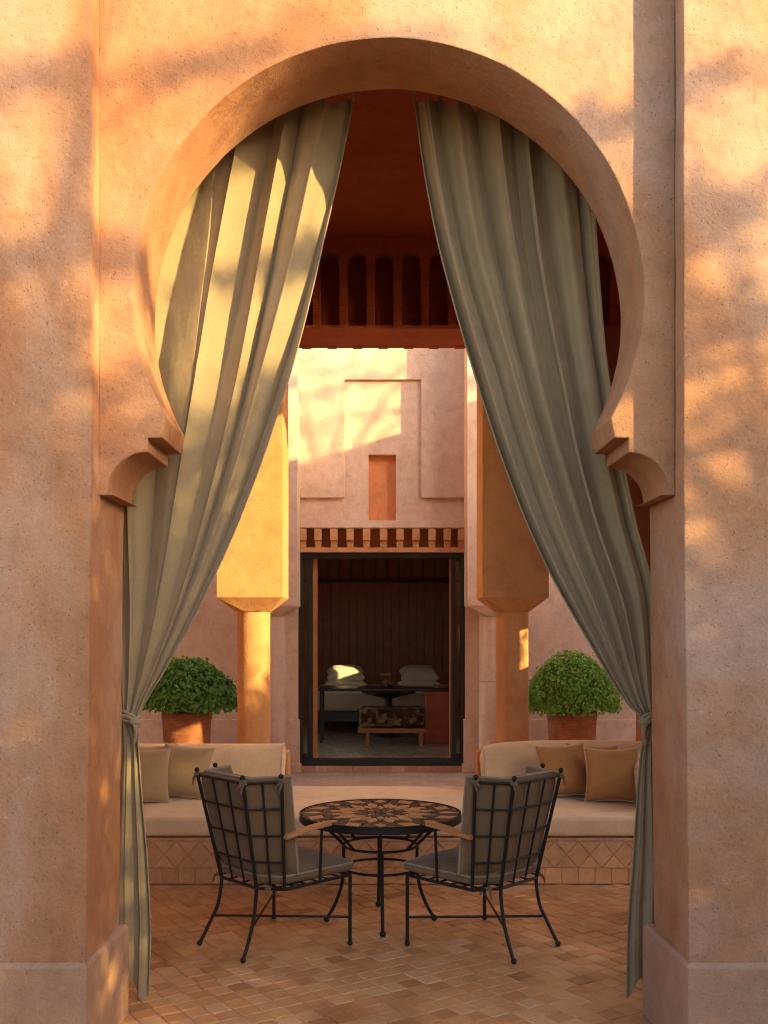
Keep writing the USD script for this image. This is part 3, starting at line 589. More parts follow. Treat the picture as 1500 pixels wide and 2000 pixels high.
def back_cushion(x_in, x_out, label, zend=0.0, bow=0.0):
    t = thing('back_cushion', label, 'cushion')
    prof = smooth_path([(7.80, .426), (7.735, .50), (7.715, .60), (7.735, .68), (7.79, .745), (7.87, .775), (7.95, .765), (8.01, .72), (8.03, .66)], 44)
    n = 80; s = np.linspace(0, 1, n); X = x_in + (x_out - x_in) * s
    P = np.zeros((n, len(prof), 3)); P[..., 0] = X[:, None]; P[..., 1] = prof[:, 0]; P[..., 2] = prof[:, 1]
    lift = bow * (1 - (2 * s - 1) ** 2) - zend * np.exp(-s * 26); P[..., 2] += lift[:, None] * np.clip((prof[:, 1] - .43) / .3, 0, 1)
    q = P.reshape(-1, 3); P[..., 1] += .006 * meshkit.fbm(q * np.array([5, 3, 3.0])).reshape(n, -1)
    cr = np.exp(-s * 14)[:, None] * np.sin(prof[None, :, 1] * 150 + 2 * np.sin(prof[None, :, 1] * 31)) * .0035; P[..., 1] += cr
    part('cushion_cover', grid_mesh(P), 'sofa_linen', t, smooth=True)
    end = P[0]; c = end.mean(0); inn = c + (end - c) * .55 + np.array([-.018 * np.sign(x_out - x_in), 0, 0])
    E = np.stack([end, inn, np.repeat(c[None] + np.array([[-.024 * np.sign(x_out - x_in), 0, 0]]), len(end), 0)]); part('end_panel', grid_mesh(E), 'sofa_linen', t, smooth=True)
    part('piping', tube(end + np.array([-.002 * np.sign(x_out - x_in), 0, 0]), .006, 6), 'piping_linen', t, smooth=True)
    return t
back_cushion(-.755, -2.25, 'long beige back cushion under the glowing sunlit column', .0, .0)
back_cushion(.745, 2.25, 'long beige back cushion with bowed top under the shaded column', .03, .028)
for sg, lab in ((-1, 'beige side bolster half hidden by the sunlit curtain'), (1, 'beige side bolster half hidden by the shaded curtain')):
    t = thing('side_bolster', lab, 'cushion', (sg * 1.86, 7.25, .425))
    m = rbox(-.13, .13, -.43, .40, 0, .33, .11, 24); part('cushion_cover', rough(m.subdivide(), .006, 5), 'sofa_linen', t, smooth=True)
gp = 'loose pillows on the built-in bench'
pillow('square beige pillow leaning beside the lower part of the sunlit curtain', (-1.66, 7.25, .425), .365, .385, .15, .30, .30, -.05, seed=1, group=gp)
pillow('square beige pillow overlapped by its neighbour, behind the chair finials', (-1.425, 7.45, .425), .37, .38, .15, .32, -.12, -.08, seed=2, group=gp)
pillow('beige pillow mostly hidden behind the two square pillows', (-1.66, 7.58, .425), .37, .375, .13, .2, .2, .02, seed=5, group=gp)
pillow('square linen pillow tinted with painted warm light, standing just beyond the chair back corner', (1.295, 7.50, .425), .36, .385, .15, .30, .10, .06, seed=3, group=gp, mat='warm_lit_linen', pipe='sofa_linen')
pillow('square linen pillow tinted with painted warm light, in front, closest to the shaded curtain', (1.585, 7.30, .425), .375, .385, .15, .30, -.22, .03, seed=4, group=gp, mat='warm_lit_linen', pipe='sofa_linen')
pillow('linen pillow tinted with painted warm light, mostly hidden behind its two square neighbours', (1.50, 7.58, .425), .37, .375, .13, .2, -.2, -.02, seed=6, group=gp, mat='warm_lit_linen', pipe='sofa_linen')

# ------------------------------------------------------------------ potted shrubs
def potted(x, y, label, leafmat, seed, flat, leaf, n, bulge, wide=.47):
    rg = np.random.default_rng(seed); t = thing('potted_shrub', label, 'plant', (x, y, 0))
    pr = smooth_path([(.20, 0), (.222, .2), (.245, .5), (.252, .66), (.262, .70), (.262, .765), (.245, .775), (.232, .76), (.225, .70)], 40)
    p = lathe(pr, 56); rough(p, .005, 5); part('pot', p, 'terracotta', t, smooth=True)
    part('soil', lathe([(0, .71), (.228, .70)], 24), 'soil', t)
    st = [tube(smooth_path([(rg.normal(0, .05), rg.normal(0, .05), .69), (rg.normal(0, .12), rg.normal(0, .12), .9), (rg.normal(0, .26), rg.normal(0, .22), 1.1)], 6), np.linspace(.008, .002, 6), 5) for _ in range(46)]
    part('stems', cat(st), 'bark', t, smooth=True)
    d = rg.normal(size=(n, 3)); d /= np.linalg.norm(d, axis=1, keepdims=True); d[:, 2] = np.abs(d[:, 2]) * 1.15 - .32
    lump = 1 + 1.5 * bulge * meshkit.fbm(d * 2.2 + seed) + .16 * meshkit.noise(d * 6.5 + seed); rad = rg.uniform(.4, 1.0, n) ** .38; rad[rg.random(n) < .035] *= rg.uniform(1.03, 1.16)
    c = d * (lump * rad)[:, None] * np.array([wide, .40, flat]) + np.array([0, 0, .93])
    # leaves: small folded ovals facing outward at random
    nrm = d + rg.normal(0, .55, (n, 3)); nrm[:, 2] += .35; nrm /= np.linalg.norm(nrm, axis=1, keepdims=True)
    a = np.cross(nrm, rg.normal(size=(n, 3))); a /= np.linalg.norm(a, axis=1, keepdims=True); b = np.cross(nrm, a)
    L = leaf * rg.uniform(.6, 1.2, n)[:, None]; W = L * .36
    v = np.stack([c - a * L / 2, c - a * L * .1 + b * W + nrm * .004, c + a * L / 2, c - a * L * .1 - b * W + nrm * .004, c + a * L * .25 + b * W * .75 + nrm * .003, c + a * L * .25 - b * W * .75 + nrm * .003], 1)
    k = np.arange(n)[:, None] * 6; f = np.concatenate([k + np.array([[0, 1, 3]]), k + np.array([[1, 4, 3]]), k + np.array([[4, 5, 3]]), k + np.array([[4, 2, 5]])])
    part('foliage', trimesh.Trimesh(v.reshape(-1, 3), f, process=False), leafmat, t, kind='stuff')
potted(-2.05, 11.0, 'rounded dark green shrub in an amber streaked terracotta pot', 'leaf_box', 11, .42, .050, 6400, .10)
potted(1.985, 11.0, 'looser bright green shrub in a red terracotta pot', 'leaf_myrtle', 23, .45, .038, 8500, .18, .415)

# ------------------------------------------------------------------ round mosaic table
tb = thing('mosaic_table', 'round iron table with black and amber mosaic star top', 'table', (-.025, 5.89, 0))
TR, TZ = .452, .610
part('tray', lathe([(0, TZ - .012), (TR - .006, TZ - .012)], 72), 'grout', tb, smooth=False)
part('rim', lathe([(TR - .004, TZ - .012), (TR - .004, TZ + .003), (TR + .002, TZ + .004), (TR + .003, TZ - .038), (TR - .004, TZ - .039), (TR - .02, TZ - .036), (TR - .02, TZ - .0125)], 72), 'iron', tb, smooth=35)
amber = []
def kite(a, pts): return affinity.rotate(Polygon(pts), math.degrees(a), origin=(0, 0))
for k in range(16):
    a = k * PI / 8; w = .5 * (k % 2)
    amber += [kite(a, [(.332, -.048), (.342, .036), (.430, .054), (.420, -.036)]) if k % 2 else kite(a, [(.322, 0), (.37, .036), (.440, 0), (.37, -.036)]),
              kite(a + PI / 16, [(.135 + .03 * w, 0), (.24, .034), (.318, 0), (.24, -.034)]), kite(a, [(.105 + .05 * w, 0), (.165 + .05 * w, .024 + .012 * w), (.225 + .07 * w, 0), (.165 + .05 * w, -.024 - .012 * w)])]
for k in range(4): amber += [kite(k * PI / 2 + PI / 4, [(.04, 0), (.075, .018), (.11, 0), (.075, -.018)])]
_keep = []
for q in amber:
    for o in _keep: q = q.difference(o.buffer(.002))
    if q.area > 2e-4: _keep.append(q if q.geom_type == 'Polygon' else max(q.geoms, key=lambda g_: g_.area))
amber = _keep
disc = Point(0, 0).buffer(TR - .007, 48)
amber = [q.intersection(disc) for q in amber]; ua = unary_union([q.buffer(.0015) for q in amber])
def chip(poly, mat, tone):
    p = poly.buffer(-.0018, join_style=2)
    if p.is_empty: return
    for q in (p.geoms if hasattr(p, 'geoms') else [p]):
        if q.area > 1.2e-4:
            h = random.uniform(-.0008, .0008)
            part('mosaic_tile', ext_xy(q.simplify(.0006), TZ - .0115, TZ + .001 + h), mat, tb, tone=tone)
for q in amber: chip(q, 'table_amber', random.random())
for i in range(-9, 9):
    for j in range(-9, 9):
        q = sbox(i * .054, j * .054, (i + 1) * .054, (j + 1) * .054).intersection(disc)
        if not q.is_empty: chip(q.difference(ua), 'table_dark', random.random())
for k in range(8):
    a = k * PI / 4; c, s = math.cos(a), math.sin(a); at = lambda r, z: (r * c, r * s, z)
    part('strut', bar(at(.206, .43), at(.35, .572), .0085), 'iron', tb, smooth=40)
for k in range(4):
    a = k * PI / 2 - PI / 2 + .04; c, s = math.cos(a), math.sin(a)
    pr = smooth_path([(.206, .435), (.206, .35), (.208, .27), (.222, .19), (.25, .11), (.30, .02)], 24)
    lg = part('leg', tube([(r * c, r * s, z) for r, z in pr], .0095), 'iron', tb, smooth=40); part('foot', ball((.302 * c, .302 * s, .017), .0175), 'iron', lg, smooth=True)
ca8 = np.arange(48) * 2 * PI / 48
for z in (.43, .305): part('ring', tube(np.column_stack([.206 * np.cos(ca8), .206 * np.sin(ca8), np.full(48, z)]), .0075, 8, True), 'iron', tb, smooth=True)
part('ring', tube(np.column_stack([.40 * np.cos(ca8), .40 * np.sin(ca8), np.full(48, .570)]), .007, 8, True), 'iron', tb, smooth=True)

# ------------------------------------------------------------------ wrought-iron wing chairs
def make_chair(label, loc, rz):
    t = thing('iron_chair', label, 'chair', loc, rz, 'iron lounge chairs at the round table'); r = .0085
    fl, rl = (.287, .33), (-.18, .155)                       # front corner, rear corner of the seat (u, v)
    wg = (-.105, .29); zs, zf, zt = .345, .368, .885
    S = lambda u: zs + (u + .18) / .467 * (zf - zs)
    rt, wt = (-.295, .205), (-.125, .292)                    # rear and wing post tops
    for s in (-1, 1):
        lg = part('leg', tube([(fl[0], s * fl[1], zf + .005), (fl[0], s * fl[1], .015)], .0095), 'iron', t, smooth=40)
        part('foot', ball((fl[0], s * fl[1], .015), .0145), 'iron', lg, smooth=True)
        pth = smooth_path([(-.288, s * .195, .015), (-.235, s * .178, .12), (-.195, s * .16, .22), (-.18, s * .155, .345)], 22)
        lg = part('leg', tube(pth, .0095), 'iron', t, smooth=40); part('foot', ball(pth[0], .0145), 'iron', lg, smooth=True)
        part('back_post', tube(smooth_path([(rl[0], s * rl[1], zs), (-.235, s * .178, .60), (rt[0], s * rt[1], zt)], 10), .0095), 'iron', t, smooth=40)
        part('wing_post', bar((wg[0], s * wg[1], S(wg[0])), (wt[0], s * wt[1], zt), .0085), 'iron', t, smooth=40)
        for (u, v) in (rt, wt):
            f = part('finial', cat([bar((u, s * v, zt), (u - .003, s * v, zt + .018), .007), ball((u - .004, s * v, zt + .027), .013)]), 'iron', t, smooth=40)
        part('stretcher', bar((-.222, s * .17, .15), (fl[0], -s * fl[1], .15), .0065), 'iron', t, smooth=40)
        # seat side rails
        part('seat_rail', tube([(rl[0], s * rl[1], zs), (wg[0], s * wg[1], S(wg[0])), (fl[0], s * fl[1], zf)], .0085), 'iron', t, smooth=40)
        # arm
        ap = smooth_path([(wt[0] + .008, s * .30, .612), (-.03, s * .318, .630), (.06, s * .333, .648), (.135, s * .340, .655)], 12)
        sec = [(-.026, -.009), (.026, -.009), (.028, 0), (.022, .010), (-.022, .010), (-.028, 0)]
        P = np.array([[(x, y + o, z + h) for o, h in sec + sec[:1]] for x, y, z in ap]); k0 = np.repeat(P[:1].mean(1, keepdims=True), 7, 1); k1 = np.repeat(P[-1:].mean(1, keepdims=True), 7, 1)
        part('arm', grid_mesh(np.concatenate([k0 , P, k1])), 'teak', t, smooth=50)
        part('arm_post', bar((.10, s * .313, S(.1)), (.10, s * .330, .645), .0075), 'iron', t, smooth=40)
        # wing grid
        for q in (.25, .5, .75):
            a = np.array([*rl, zs]) * (1 - q) + np.array([*rt, zt]) * q; bq = np.array([*wg, S(wg[0])]) * (1 - q) + np.array([*wt, zt]) * q
            if q == .5: a[0] = -.2325
            a[1] *= s; bq[1] *= s; part('wing_rail', bar(a, bq, .0055), 'iron', t, smooth=40)
        m0 = (np.array([*rl, zs]) + np.array([*wg, S(wg[0])])) / 2; m1 = (np.array([*rt, zt]) + np.array([*wt, zt])) / 2; m0[1] *= s; m1[1] *= s
        part('wing_rod', bar(m0, m1, .0055), 'iron', t, smooth=40)
        part('top_rail', bar((rt[0], s * rt[1], zt), (wt[0], s * wt[1], zt), .0075), 'iron', t, smooth=40)
    part('seat_rail', bar((rl[0], -rl[1], zs), (rl[0], rl[1], zs), .0085), 'iron', t, smooth=40); part('seat_rail', bar((fl[0], -fl[1], zf), (fl[0], fl[1], zf), .0085), 'iron', t, smooth=40)
    part('top_rail', bar((rt[0], -rt[1], zt), (rt[0], rt[1], zt), .0075), 'iron', t, smooth=40)
    for q in (.25, .5, .75):
        a = np.array([*rl, zs]) * (1 - q) + np.array([*rt, zt]) * q; part('back_rail', bar((a[0], -a[1], a[2]), tuple(a), .0055), 'iron', t, smooth=40)
    for q in (-1 / 3, 1 / 3): part('back_rod', bar((rl[0], q * rl[1], zs), (rt[0], q * rt[1], zt), .0055), 'iron', t, smooth=40)
    # seat lattice
    hw = lambda u: np.interp(u, [-.18, -.105, .287], [.155, .29, .33])
    for u in np.linspace(-.10, .23, 6): part('seat_slat', bar((u, -hw(u), S(u)), (u, hw(u), S(u)), .0045, 6), 'iron', t)
    for v in (-.22, -.11, 0, .11, .22):
        u0 = -.18 if abs(v) < .155 else -.145; part('seat_slat', bar((u0, v, S(u0) - .004), (.287, v, zf - .004), .0045, 6), 'iron', t)
    # seat cushion
    out = Polygon([(-.165, -.15), (-.10, -.275), (.06, -.295), (.30, -.325), (.315, -.2), (.32, 0), (.315, .2), (.30, .325), (.06, .295), (-.10, .275), (-.165, .15)]).buffer(.012, 6)
    o = np.array(out.segmentize(.02).exterior.coords)[:-1]; c = o.mean(0); rows = []
    for k, h in ((.0, 0), (.90, 0), (.985, .012), (1.0, .03), (.985, .046), (.94, .056), (.8, .062), (.5, .066), (0, .067)):
        q = c + (o - c) * k; rows.append(np.column_stack([q, S(q[:, 0]) + .012 + h]))
    P = np.array(rows); P = np.concatenate([P, P[:, :1]], 1); P[..., 2] += .005 * meshkit.fbm(P.reshape(-1, 3) * 9).reshape(P.shape[:2])
    sc = part('seat_pad', grid_mesh(P), 'chair_cloth', t, smooth=True); part('piping', tube(P[4][:-1], .0055, 6, True), 'chair_piping', sc, smooth=True)
    # back cushion folded into the wings
    th = .085; inner = []
    def plan(q, off):
        r_ = np.array(rl) * (1 - q) + np.array(rt) * q; w_ = np.array(wg) * (1 - q) + np.array(wt) * q
        d = (w_ - r_) / np.linalg.norm(w_ - r_); e = w_ + d * .055; nr = np.array([d[1], -d[0]])
        a = r_ + np.array([off, 0]) + np.array([0, -off * .42]); b = e + nr * off
        return [(e[0] * 0 + b[0], b[1]), tuple((a + b) / 2), (a[0], a[1]), (a[0], a[1] / 3), (a[0], -a[1] / 3), (a[0], -a[1]), tuple(((a + b) / 2) * np.array([1, -1])), (b[0], -b[1])]
    n = 22; qs = np.linspace(.13, 1.035, n); lay = []
    for off0 in (.012, .012 + th):
        L_ = []
        for i, q in enumerate(qs):
            e = min(1, (min(i, n - 1 - i) + .3) / 2.6); cen = .012 + th / 2; off = cen + (off0 - cen) * e ** .5
            pl = np.array(plan(q, off)); pl = smooth_path(pl, 56); s_ = np.linspace(0, 1, 56); ed = np.clip(np.minimum(s_, 1 - s_) * 26, .05, 1) ** .5
            mid = smooth_path(np.array(plan(q, cen)), 56); pl = mid + (pl - mid) * ed[:, None]
            zz = zs + (zt - zs) * q + .0 * s_
            L_.append(np.column_stack([pl, zz]))
        lay.append(np.array(L_))
    lay[0], lay[1] = [p + (.0035 * meshkit.fbm(p.reshape(-1, 3) * 14).reshape(p.shape[:2]))[..., None] * np.array([1, 1, 0]) for p in lay]
    lay[0] = lay[0] + 0; ringp = lambda a: np.concatenate([a[0], a[1:, -1], a[-1, ::-1][1:], a[::-1, 0][1:-1]])
    ra, rb = ringp(lay[0]), ringp(lay[1]); S3 = np.stack([ra, (ra + rb) / 2, rb]); S3 = np.concatenate([S3, S3[:, :1]], 1)
    bc = part('back_pad', cat([grid_mesh(lay[0]), grid_mesh(lay[1][:, ::-1]), grid_mesh(S3[:, ::-1])]), 'chair_cloth', t, smooth=True)
    part('piping', tube(ra, .005, 6, True), 'chair_piping', bc, smooth=True); part('piping', tube(rb, .005, 6, True), 'chair_piping', bc, smooth=True)
    # cloth ties round the posts
    for s in (-1, 1):
        for (u, v) in (rt, wt):
            b = (u, s * v, zt + .004); g2 = np.linspace(0, 2 * PI, 15)[:-1]
            kn = [tube(np.column_stack([b[0] + .014 * np.cos(g2), b[1] + .014 * np.sin(g2), b[2] + .004 * np.sin(g2 * 2) + dz]), .006, 6, True) for dz in (-.006, .004)]
            kn += [ball((b[0] + .012, b[1] - s * .012, b[2]), .011, 1), tube(smooth_path([b, (b[0] - .012, b[1] + s * .012, b[2] - .02), (b[0] - .022, b[1] + s * .010, b[2] - .055)], 7), [.005, .006, .006, .006, .005, .005, .003], 6), tube(smooth_path([b, (b[0] - .02, b[1] + s * .004, b[2] - .012), (b[0] - .03, b[1] - s * .012, b[2] - .035)], 7), .005, 6)]
            part('cloth_tie', cat(kn), 'chair_cloth', t, smooth=True)
        b = np.array([-.15, s * .215, .35]); part('cloth_tie', cat([ball(b, .018, 1, (1, 1, .8)), tube(smooth_path([b, b + [-.02, s * .015, -.01], b + [-.03, s * .02, -.045]], 7), [.007, .008, .008, .008, .007, .006, .004], 6), tube(smooth_path([b, b + [.02, s * .02, .0], b + [.03, s * .03, -.03]], 7), .006, 6)]), 'chair_cloth', t, smooth=True)
    return t
ch = make_chair('black iron wing chair standing before the beige pillows, turned toward the table', (-.6175, 5.4875, 0), math.radians(42.2))
copy_of(ch, (.548, 5.476, 0), math.radians(137.2), 'black iron wing chair standing before the warm-tinted pillows, turned toward the table')

# ------------------------------------------------------------------ curtains
from scipy.interpolate import PchipInterpolator
CY = 4.60
def curtain(sgn, inner, label, seed, nf, outer, depth):
    rg = np.random.default_rng(seed)
    t = thing('curtain', label, 'curtain')
    D = 4.58
    iz = np.array([1.65 - (py - 1225) * D / 2050 for px, py in inner]); ix = np.array([sgn * ((px - 741) * D / 2050 - .031) for px, py in inner])
    o = np.argsort(iz); fi = PchipInterpolator(iz[o], ix[o])
    oz, ox = np.array(outer).T; fo = PchipInterpolator(oz[np.argsort(oz)], ox[np.argsort(oz)])
    ZT, ZB = 3.985, .055; ztie = 1.255
    nz, nu = 330, 420
    zz = np.concatenate([np.linspace(ZT, ztie + .12, 190), np.linspace(ztie + .118, ztie - .12, 60), np.linspace(ztie - .122, ZB, 80)]); nz = len(zz)
    u = np.linspace(0, 1, nu)
    w = rg.uniform(.35, 1.7, nf); edges = np.r_[0, np.cumsum(w)] / w.sum()
    ph = np.interp(u, edges, np.arange(nf + 1)); k = np.clip(ph.astype(int), 0, nf - 1); fr = ph - k
    amp = rg.uniform(.55, 1.25, nf); skew = rg.uniform(-.25, .9, nf); vary = rg.uniform(0, 6, nf)
    P = np.zeros((nz, nu, 3))
    for i, z in enumerate(zz):
        x0, x1 = float(fo(z)), float(fi(z)); W = abs(x1 - x0)
        tie = math.exp(-((z - ztie) / .16) ** 2)
        A = np.clip(W / nf * .62, .022, .115) * (1 - .35 * tie); A = min(A, .105)
        if z > 3.6: A *= .75 + .25 * (ZT - z) / .4
        hgt = (ZT - z)
        wav = 1 + .35 * np.sin(vary + 1.1 * hgt)
        # folds wander, swell and die out on the way down
        uq = np.column_stack([u * 3.1, np.full(nu, z * .55), np.full(nu, seed * 5.3)])
        phz = ph + (.55 * meshkit.noise(uq) + .16 * meshkit.noise(uq * 3.3)) * np.clip(hgt / 1.2, .25, 1) * (1 - .6 * tie)
        phz = phz * (.5 + .5 / (1 + math.exp(-(z - 1.2) / .03)))          # the tail below the tie hangs in fewer, broader folds
        c = .5 - .5 * np.cos(2 * PI * phz); lobe = c ** .42
        swell = .75 + .55 * meshkit.noise(np.column_stack([u * 5.5, np.full(nu, z * .5), np.full(nu, seed * 2.1)])) + .25 * (amp[k] - .9)
        fine = .13 * (.5 - .5 * np.cos(2 * PI * (phz * 2.6 + vary[0]))) * np.clip(meshkit.noise(uq * np.array([1.7, 1.2, 1]) + 40) + .35, 0, 1)
        am = np.clip(A * swell * depth, .012, .125)
        y = CY + .03 - am * (lobe + fine)
        xs_ = x0 + (x1 - x0) * u
        xs_ = xs_ + (x1 - x0) / nf * .34 * np.interp(u, np.linspace(0, 1, nf), skew) * np.sin(2 * PI * phz) * (1 - .5 * tie) * np.clip(np.minimum(u, 1 - u) * 9, 0, 1)
        P[i, :, 0] = sgn * xs_; P[i, :, 1] = y; P[i, :, 2] = z
    # header scallops between the tabs, uneven hem
    top = np.exp(-(ZT - zz) / .12); sag = .05 * np.abs(np.sin(PI * u * 7)) ** .8 * (.6 + .6 * np.sin(u * 19 + seed) ** 2)
    P[..., 2] -= top[:, None] * sag[None, :]
    hem = np.exp(-(zz - ZB) / .25); P[..., 2] += hem[:, None] * (.05 * np.sin(u * 9 + seed))[None, :] + 0
    q = P.reshape(-1, 3) * np.array([5.5, 2.0, 1.6]) + seed
    P[..., 1] += .018 * meshkit.fbm(q).reshape(nz, nu); 
    q2 = P.reshape(-1, 3) * np.array([14, 4.0, 7.0]) + seed * 3; P[..., 1] += .006 * meshkit.fbm(q2).reshape(nz, nu)
    P[..., 1] -= .006 * (1 / (1 + np.exp((zz - .30) / .006)))[:, None]
    part('drape', grid_mesh(P), 'curtain_linen', t, smooth=True)
    # stitched leading edge
    ln = P[::3, -1] + np.array([0, -.002, 0]); part('hem_cord', tube(ln, .0035, 5), 'curtain_linen', t, smooth=True)
    # tabs over the rod
    for j in range(8):
        uu = j / 7; i = int(uu * (nu - 1)); px, py, pz = P[0, i]
        g2 = np.linspace(-.3 * PI, 1.3 * PI, 12)
        lp = np.column_stack([np.full(12, px), CY + .02 * np.cos(g2), 4.04 + .02 * np.sin(g2)])
        lp = np.vstack([[px, py, pz - .01], lp, [px, py + .01, pz - .01]]); part('curtain_tab', tube(lp, .009, 6), 'curtain_linen', t, smooth=True)
    # tie band and its knot
    i = int(np.argmin(np.abs(zz - ztie))); r0 = P[i]; cx = r0[:, 0].mean(); hw = (r0[:, 0].max() - r0[:, 0].min()) / 2 + .004; hd = (r0[:, 1].max() - r0[:, 1].min()) / 2 + .004; cyy = (r0[:, 1].max() + r0[:, 1].min()) / 2
    a = np.linspace(0, 2 * PI, 41)[:-1]
    band = [tube(np.column_stack([cx + hw * np.cos(a), cyy + hd * np.sin(a), ztie + dz + .018 * np.cos(a) * sgn + .004 * np.sin(3 * a + dz * 90)]), rr, 8, True) for dz, rr in ((.012, .008), (-.004, .010), (-.02, .008))]
    kn = [ball((cx - sgn * hw * .6, cyy - hd - .004, ztie - .022), .024, 2, (1, 1, .8)), tube(smooth_path([(cx - sgn * hw * .6, cyy - hd - .008, ztie - .02), (cx - sgn * hw * .8, cyy - hd - .016, ztie - .07), (cx - sgn * hw * .5, cyy - hd - .01, ztie - .12)], 10), np.linspace(.012, .007, 10), 8)]
    part('tieback', cat(band + kn), 'curtain_linen', t, smooth=True)
    return t
curtain(-1, [(689, 160), (686, 200), (668, 300), (640, 430), (583, 680), (530, 850), (470, 1010), (390, 1180), (318, 1310), (275, 1380), (264, 1403), (264, 1425), (268, 1500), (283, 1700), (289, 1830), (284, 1960)],
        'olive linen curtain catching sun and leaf shadow, tied to the jamb', 3, 6, [(4.0, 1.34), (3.2, 1.36), (2.2, 1.28), (1.5, 1.19), (1.255, 1.175), (1.0, 1.19), (.5, 1.24), (.05, 1.25)], .95)
curtain(1, [(808, 160), (812, 200), (826, 310), (850, 450), (893, 620), (935, 760), (1000, 950), (1070, 1110), (1150, 1250), (1235, 1380), (1260, 1408), (1260, 1430), (1254, 1500), (1240, 1700), (1229, 1850), (1228, 1965)],
        'olive linen curtain entirely in shade, tied back above the warm-tinted pillows', 8, 6, [(4.0, .90), (3.4, .915), (2.94, .945), (2.55, 1.0), (2.15, 1.08), (1.7, 1.18), (1.255, 1.185), (1.0, 1.20), (.5, 1.24), (.05, 1.25)], 1.35)
rod = thing('curtain_rod', 'dark iron rod across the top of the arch carrying both curtains', 'rod', (0, CY, 4.04))
part('rod_bar', bar((-1.5, 0, 0), (1.5, 0, 0), .012), 'iron', rod, smooth=40)
for s in (-1, 1): part('rod_bracket', cat([bar((s * 1.3, 0, 0), (s * 1.3, -.155, 0), .01), box(s * 1.3 - .03, s * 1.3 + .03, -.155, -.15, -.04, .04)]), 'iron', rod)

HEDGE = 2.4
hg = thing('sky_block_hedge', 'clipped green hedge added behind the camera to hold back sky light', 'hedge')  # unseen, added to cut the sky light falling on the front wall
part('hedge_core', box(-9, 5.5, -8.0, -6.2, -.02, HEDGE), 'leaf_olive', hg)
part('hedge_core', box(-9, -7.2, -6.2, 3.6, -.02, HEDGE), 'leaf_olive', hg)
hp = RNG.uniform((-9, -6.25, 0), (5.5, -6.05, HEDGE + .1), (9000, 3)); hn = RNG.normal(size=(9000, 3)); ha = RNG.normal(size=(9000, 3))
hv = np.stack([hp - ha * .05, hp + hn * .03, hp + ha * .05, hp - hn * .03], 1).reshape(-1, 3); hk = np.arange(9000)[:, None] * 4
part('hedge_leaves', trimesh.Trimesh(hv, np.concatenate([hk + [[0, 1, 2]], hk + [[0, 2, 3]]]), process=False), 'leaf_olive', hg, kind='stuff')

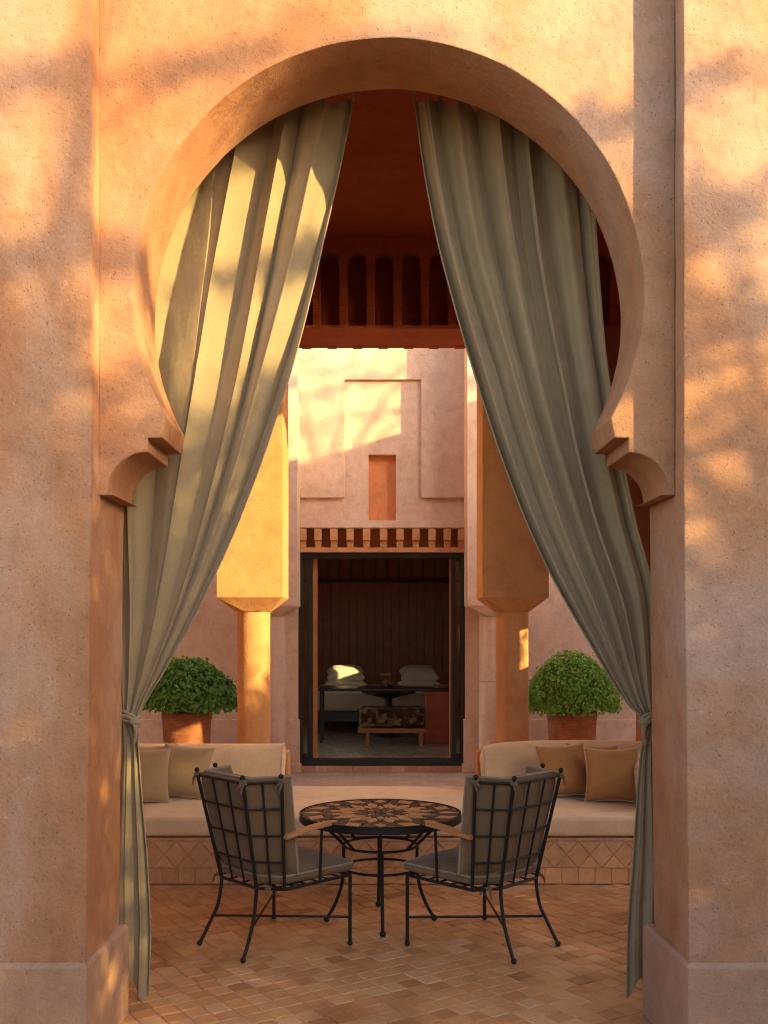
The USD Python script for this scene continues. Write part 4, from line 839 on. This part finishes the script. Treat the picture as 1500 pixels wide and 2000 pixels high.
# ------------------------------------------------------------------ garden trees to the right of the camera: their leaves dapple the walls; the last three added for shade
def make_tree(label, loc, h, spread, n, seed, sprays, leaf=.13, low=.06):
    """a dense crown up to h, and above it loose leafy sprays: (height, sideways offset across the light, length, leaves)"""
    rg = np.random.default_rng(seed); t = thing('garden_tree', label, 'tree', loc)
    wood = [tube(smooth_path([(0, 0, -.1), (rg.normal(0, .08), rg.normal(0, .08), h * .25), (rg.normal(0, .2), rg.normal(0, .2), h * .6), (rg.normal(0, .2), rg.normal(0, .2), h * 1.0)], 12), np.linspace(.15, .03, 12), 8)]
    cl = []
    for k in range(64):
        a = rg.uniform(0, 2 * PI); q = math.sqrt(rg.uniform()) * spread; z = h * rg.uniform(low, 1.0); q *= 1 - .45 * max(0, z / h - .7) / .3
        e = np.array([q * math.cos(a), q * math.sin(a), z]); cl.append(e)
        if k < 26: wood.append(tube(smooth_path([(0, 0, z * .6), tuple(e * [.5, .5, .85]), tuple(e)], 7), np.linspace(.045, .01, 7), 5))
    cl = np.array(cl); c = [cl[rg.integers(0, len(cl), n)] + rg.normal(0, 1, (n, 3)) * np.array([.30, .30, .24])]
    across = np.array([math.cos(SUN_AZ), math.sin(SUN_AZ)])
    for z, off, ln, m in sprays:
        b = np.array([*(across * off + rg.normal(0, .25, 2)), z]); d = np.array([*(across * rg.choice([-1, 1])), rg.uniform(-.5, .1)]); d /= np.linalg.norm(d)
        u = rg.uniform(-.5, .5, m)[:, None] * ln; c.append(b + d * u + np.array([0, 0, -.35]) * (u / ln) ** 2 * ln + rg.normal(0, 1, (m, 3)) * np.array([.10, .10, .038]))
        wood.append(tube(smooth_path([(0, 0, min(h * .8, z - .6)), tuple(b * [.5, .5, 1] + [0, 0, -.15]), tuple(b), tuple(b + d * ln * .5)], 8), np.linspace(.045, .008, 8), 5))
    part('trunk', cat(wood), 'bark', t, smooth=True)
    c = np.concatenate(c); c = c[c[:, 2] > .2]; n = len(c)
    nrm = rg.normal(size=(n, 3)); nrm /= np.linalg.norm(nrm, axis=1, keepdims=True); a = np.cross(nrm, rg.normal(size=(n, 3))); a /= np.linalg.norm(a, axis=1, keepdims=True); b = np.cross(nrm, a)
    L = leaf * rg.uniform(.6, 1.3, n)[:, None]
    v = np.stack([c - a * L / 2, c + b * L * .26, c + a * L / 2, c - b * L * .26], 1).reshape(-1, 3); k = np.arange(n)[:, None] * 4
    part('crown', trimesh.Trimesh(v, np.concatenate([k + [[0, 1, 2]], k + [[0, 2, 3]]]), process=False), 'leaf_olive', t, kind='stuff')
    return t
def sprays(seed, n, z0, z1, w, ln=(.5, 1.2), m=(60, 170), power=1.0):
    rg = np.random.default_rng(seed); return [(z0 + (z1 - z0) * rg.uniform() ** power, rg.uniform(-w, w), rg.uniform(*ln), int(rg.uniform(*m))) for _ in range(n)]
make_tree('full olive tree in the garden facing the arch, tallest of its row', (8.0, -2.35, 0), 5.45, 1.5, 26000, 5, sprays(11, 17, 5.4, 7.6, 1.5, (.5, 1.3), (90, 230), power=1.25), leaf=.11)
make_tree('broad olive tree in the middle of the garden row', (8.0, -.45, 0), 3.8, 1.3, 22000, 6, sprays(12, 12, 3.9, 6.5, 1.3, (.5, 1.3), (90, 230), power=1.2), leaf=.11)
make_tree('low bushy olive tree at the far end of the garden row', (8.3, 2.6, 0), 3.75, 1.7, 44000, 7, sprays(3, 3, 3.6, 4.0, 1.4), leaf=.11)
make_tree('slender tall olive tree beside the wing', (9.4, 5.2, 0), 5.6, 1.1, 14000, 8, sprays(14, 13, 6.2, 8.4, 1.1, (.5, 1.1), (60, 150)), leaf=.11)
make_tree('olive tree added behind the camera to shade the ground, first past the tallest', (8.2, -5.2, 0), 6.0, 1.7, 22000, 25, sprays(21, 6, 6.0, 7.0, 1.5), leaf=.13)  # unseen tree added to keep sun off the ground before the arch
make_tree('olive tree added past the hedge end to shade the ground', (7.6, -8.2, 0), 6.4, 1.9, 22000, 26, sprays(22, 6, 6.4, 7.2, 1.5), leaf=.13)  # likewise added out of view to lessen light bounced from the ground
make_tree('young olive tree added to block sun spots on the patio floor', (8.2, 1.1, 0), 3.1, 1.1, 16000, 27, [], leaf=.11)  # added between its neighbours to stop stray sun on the tiles
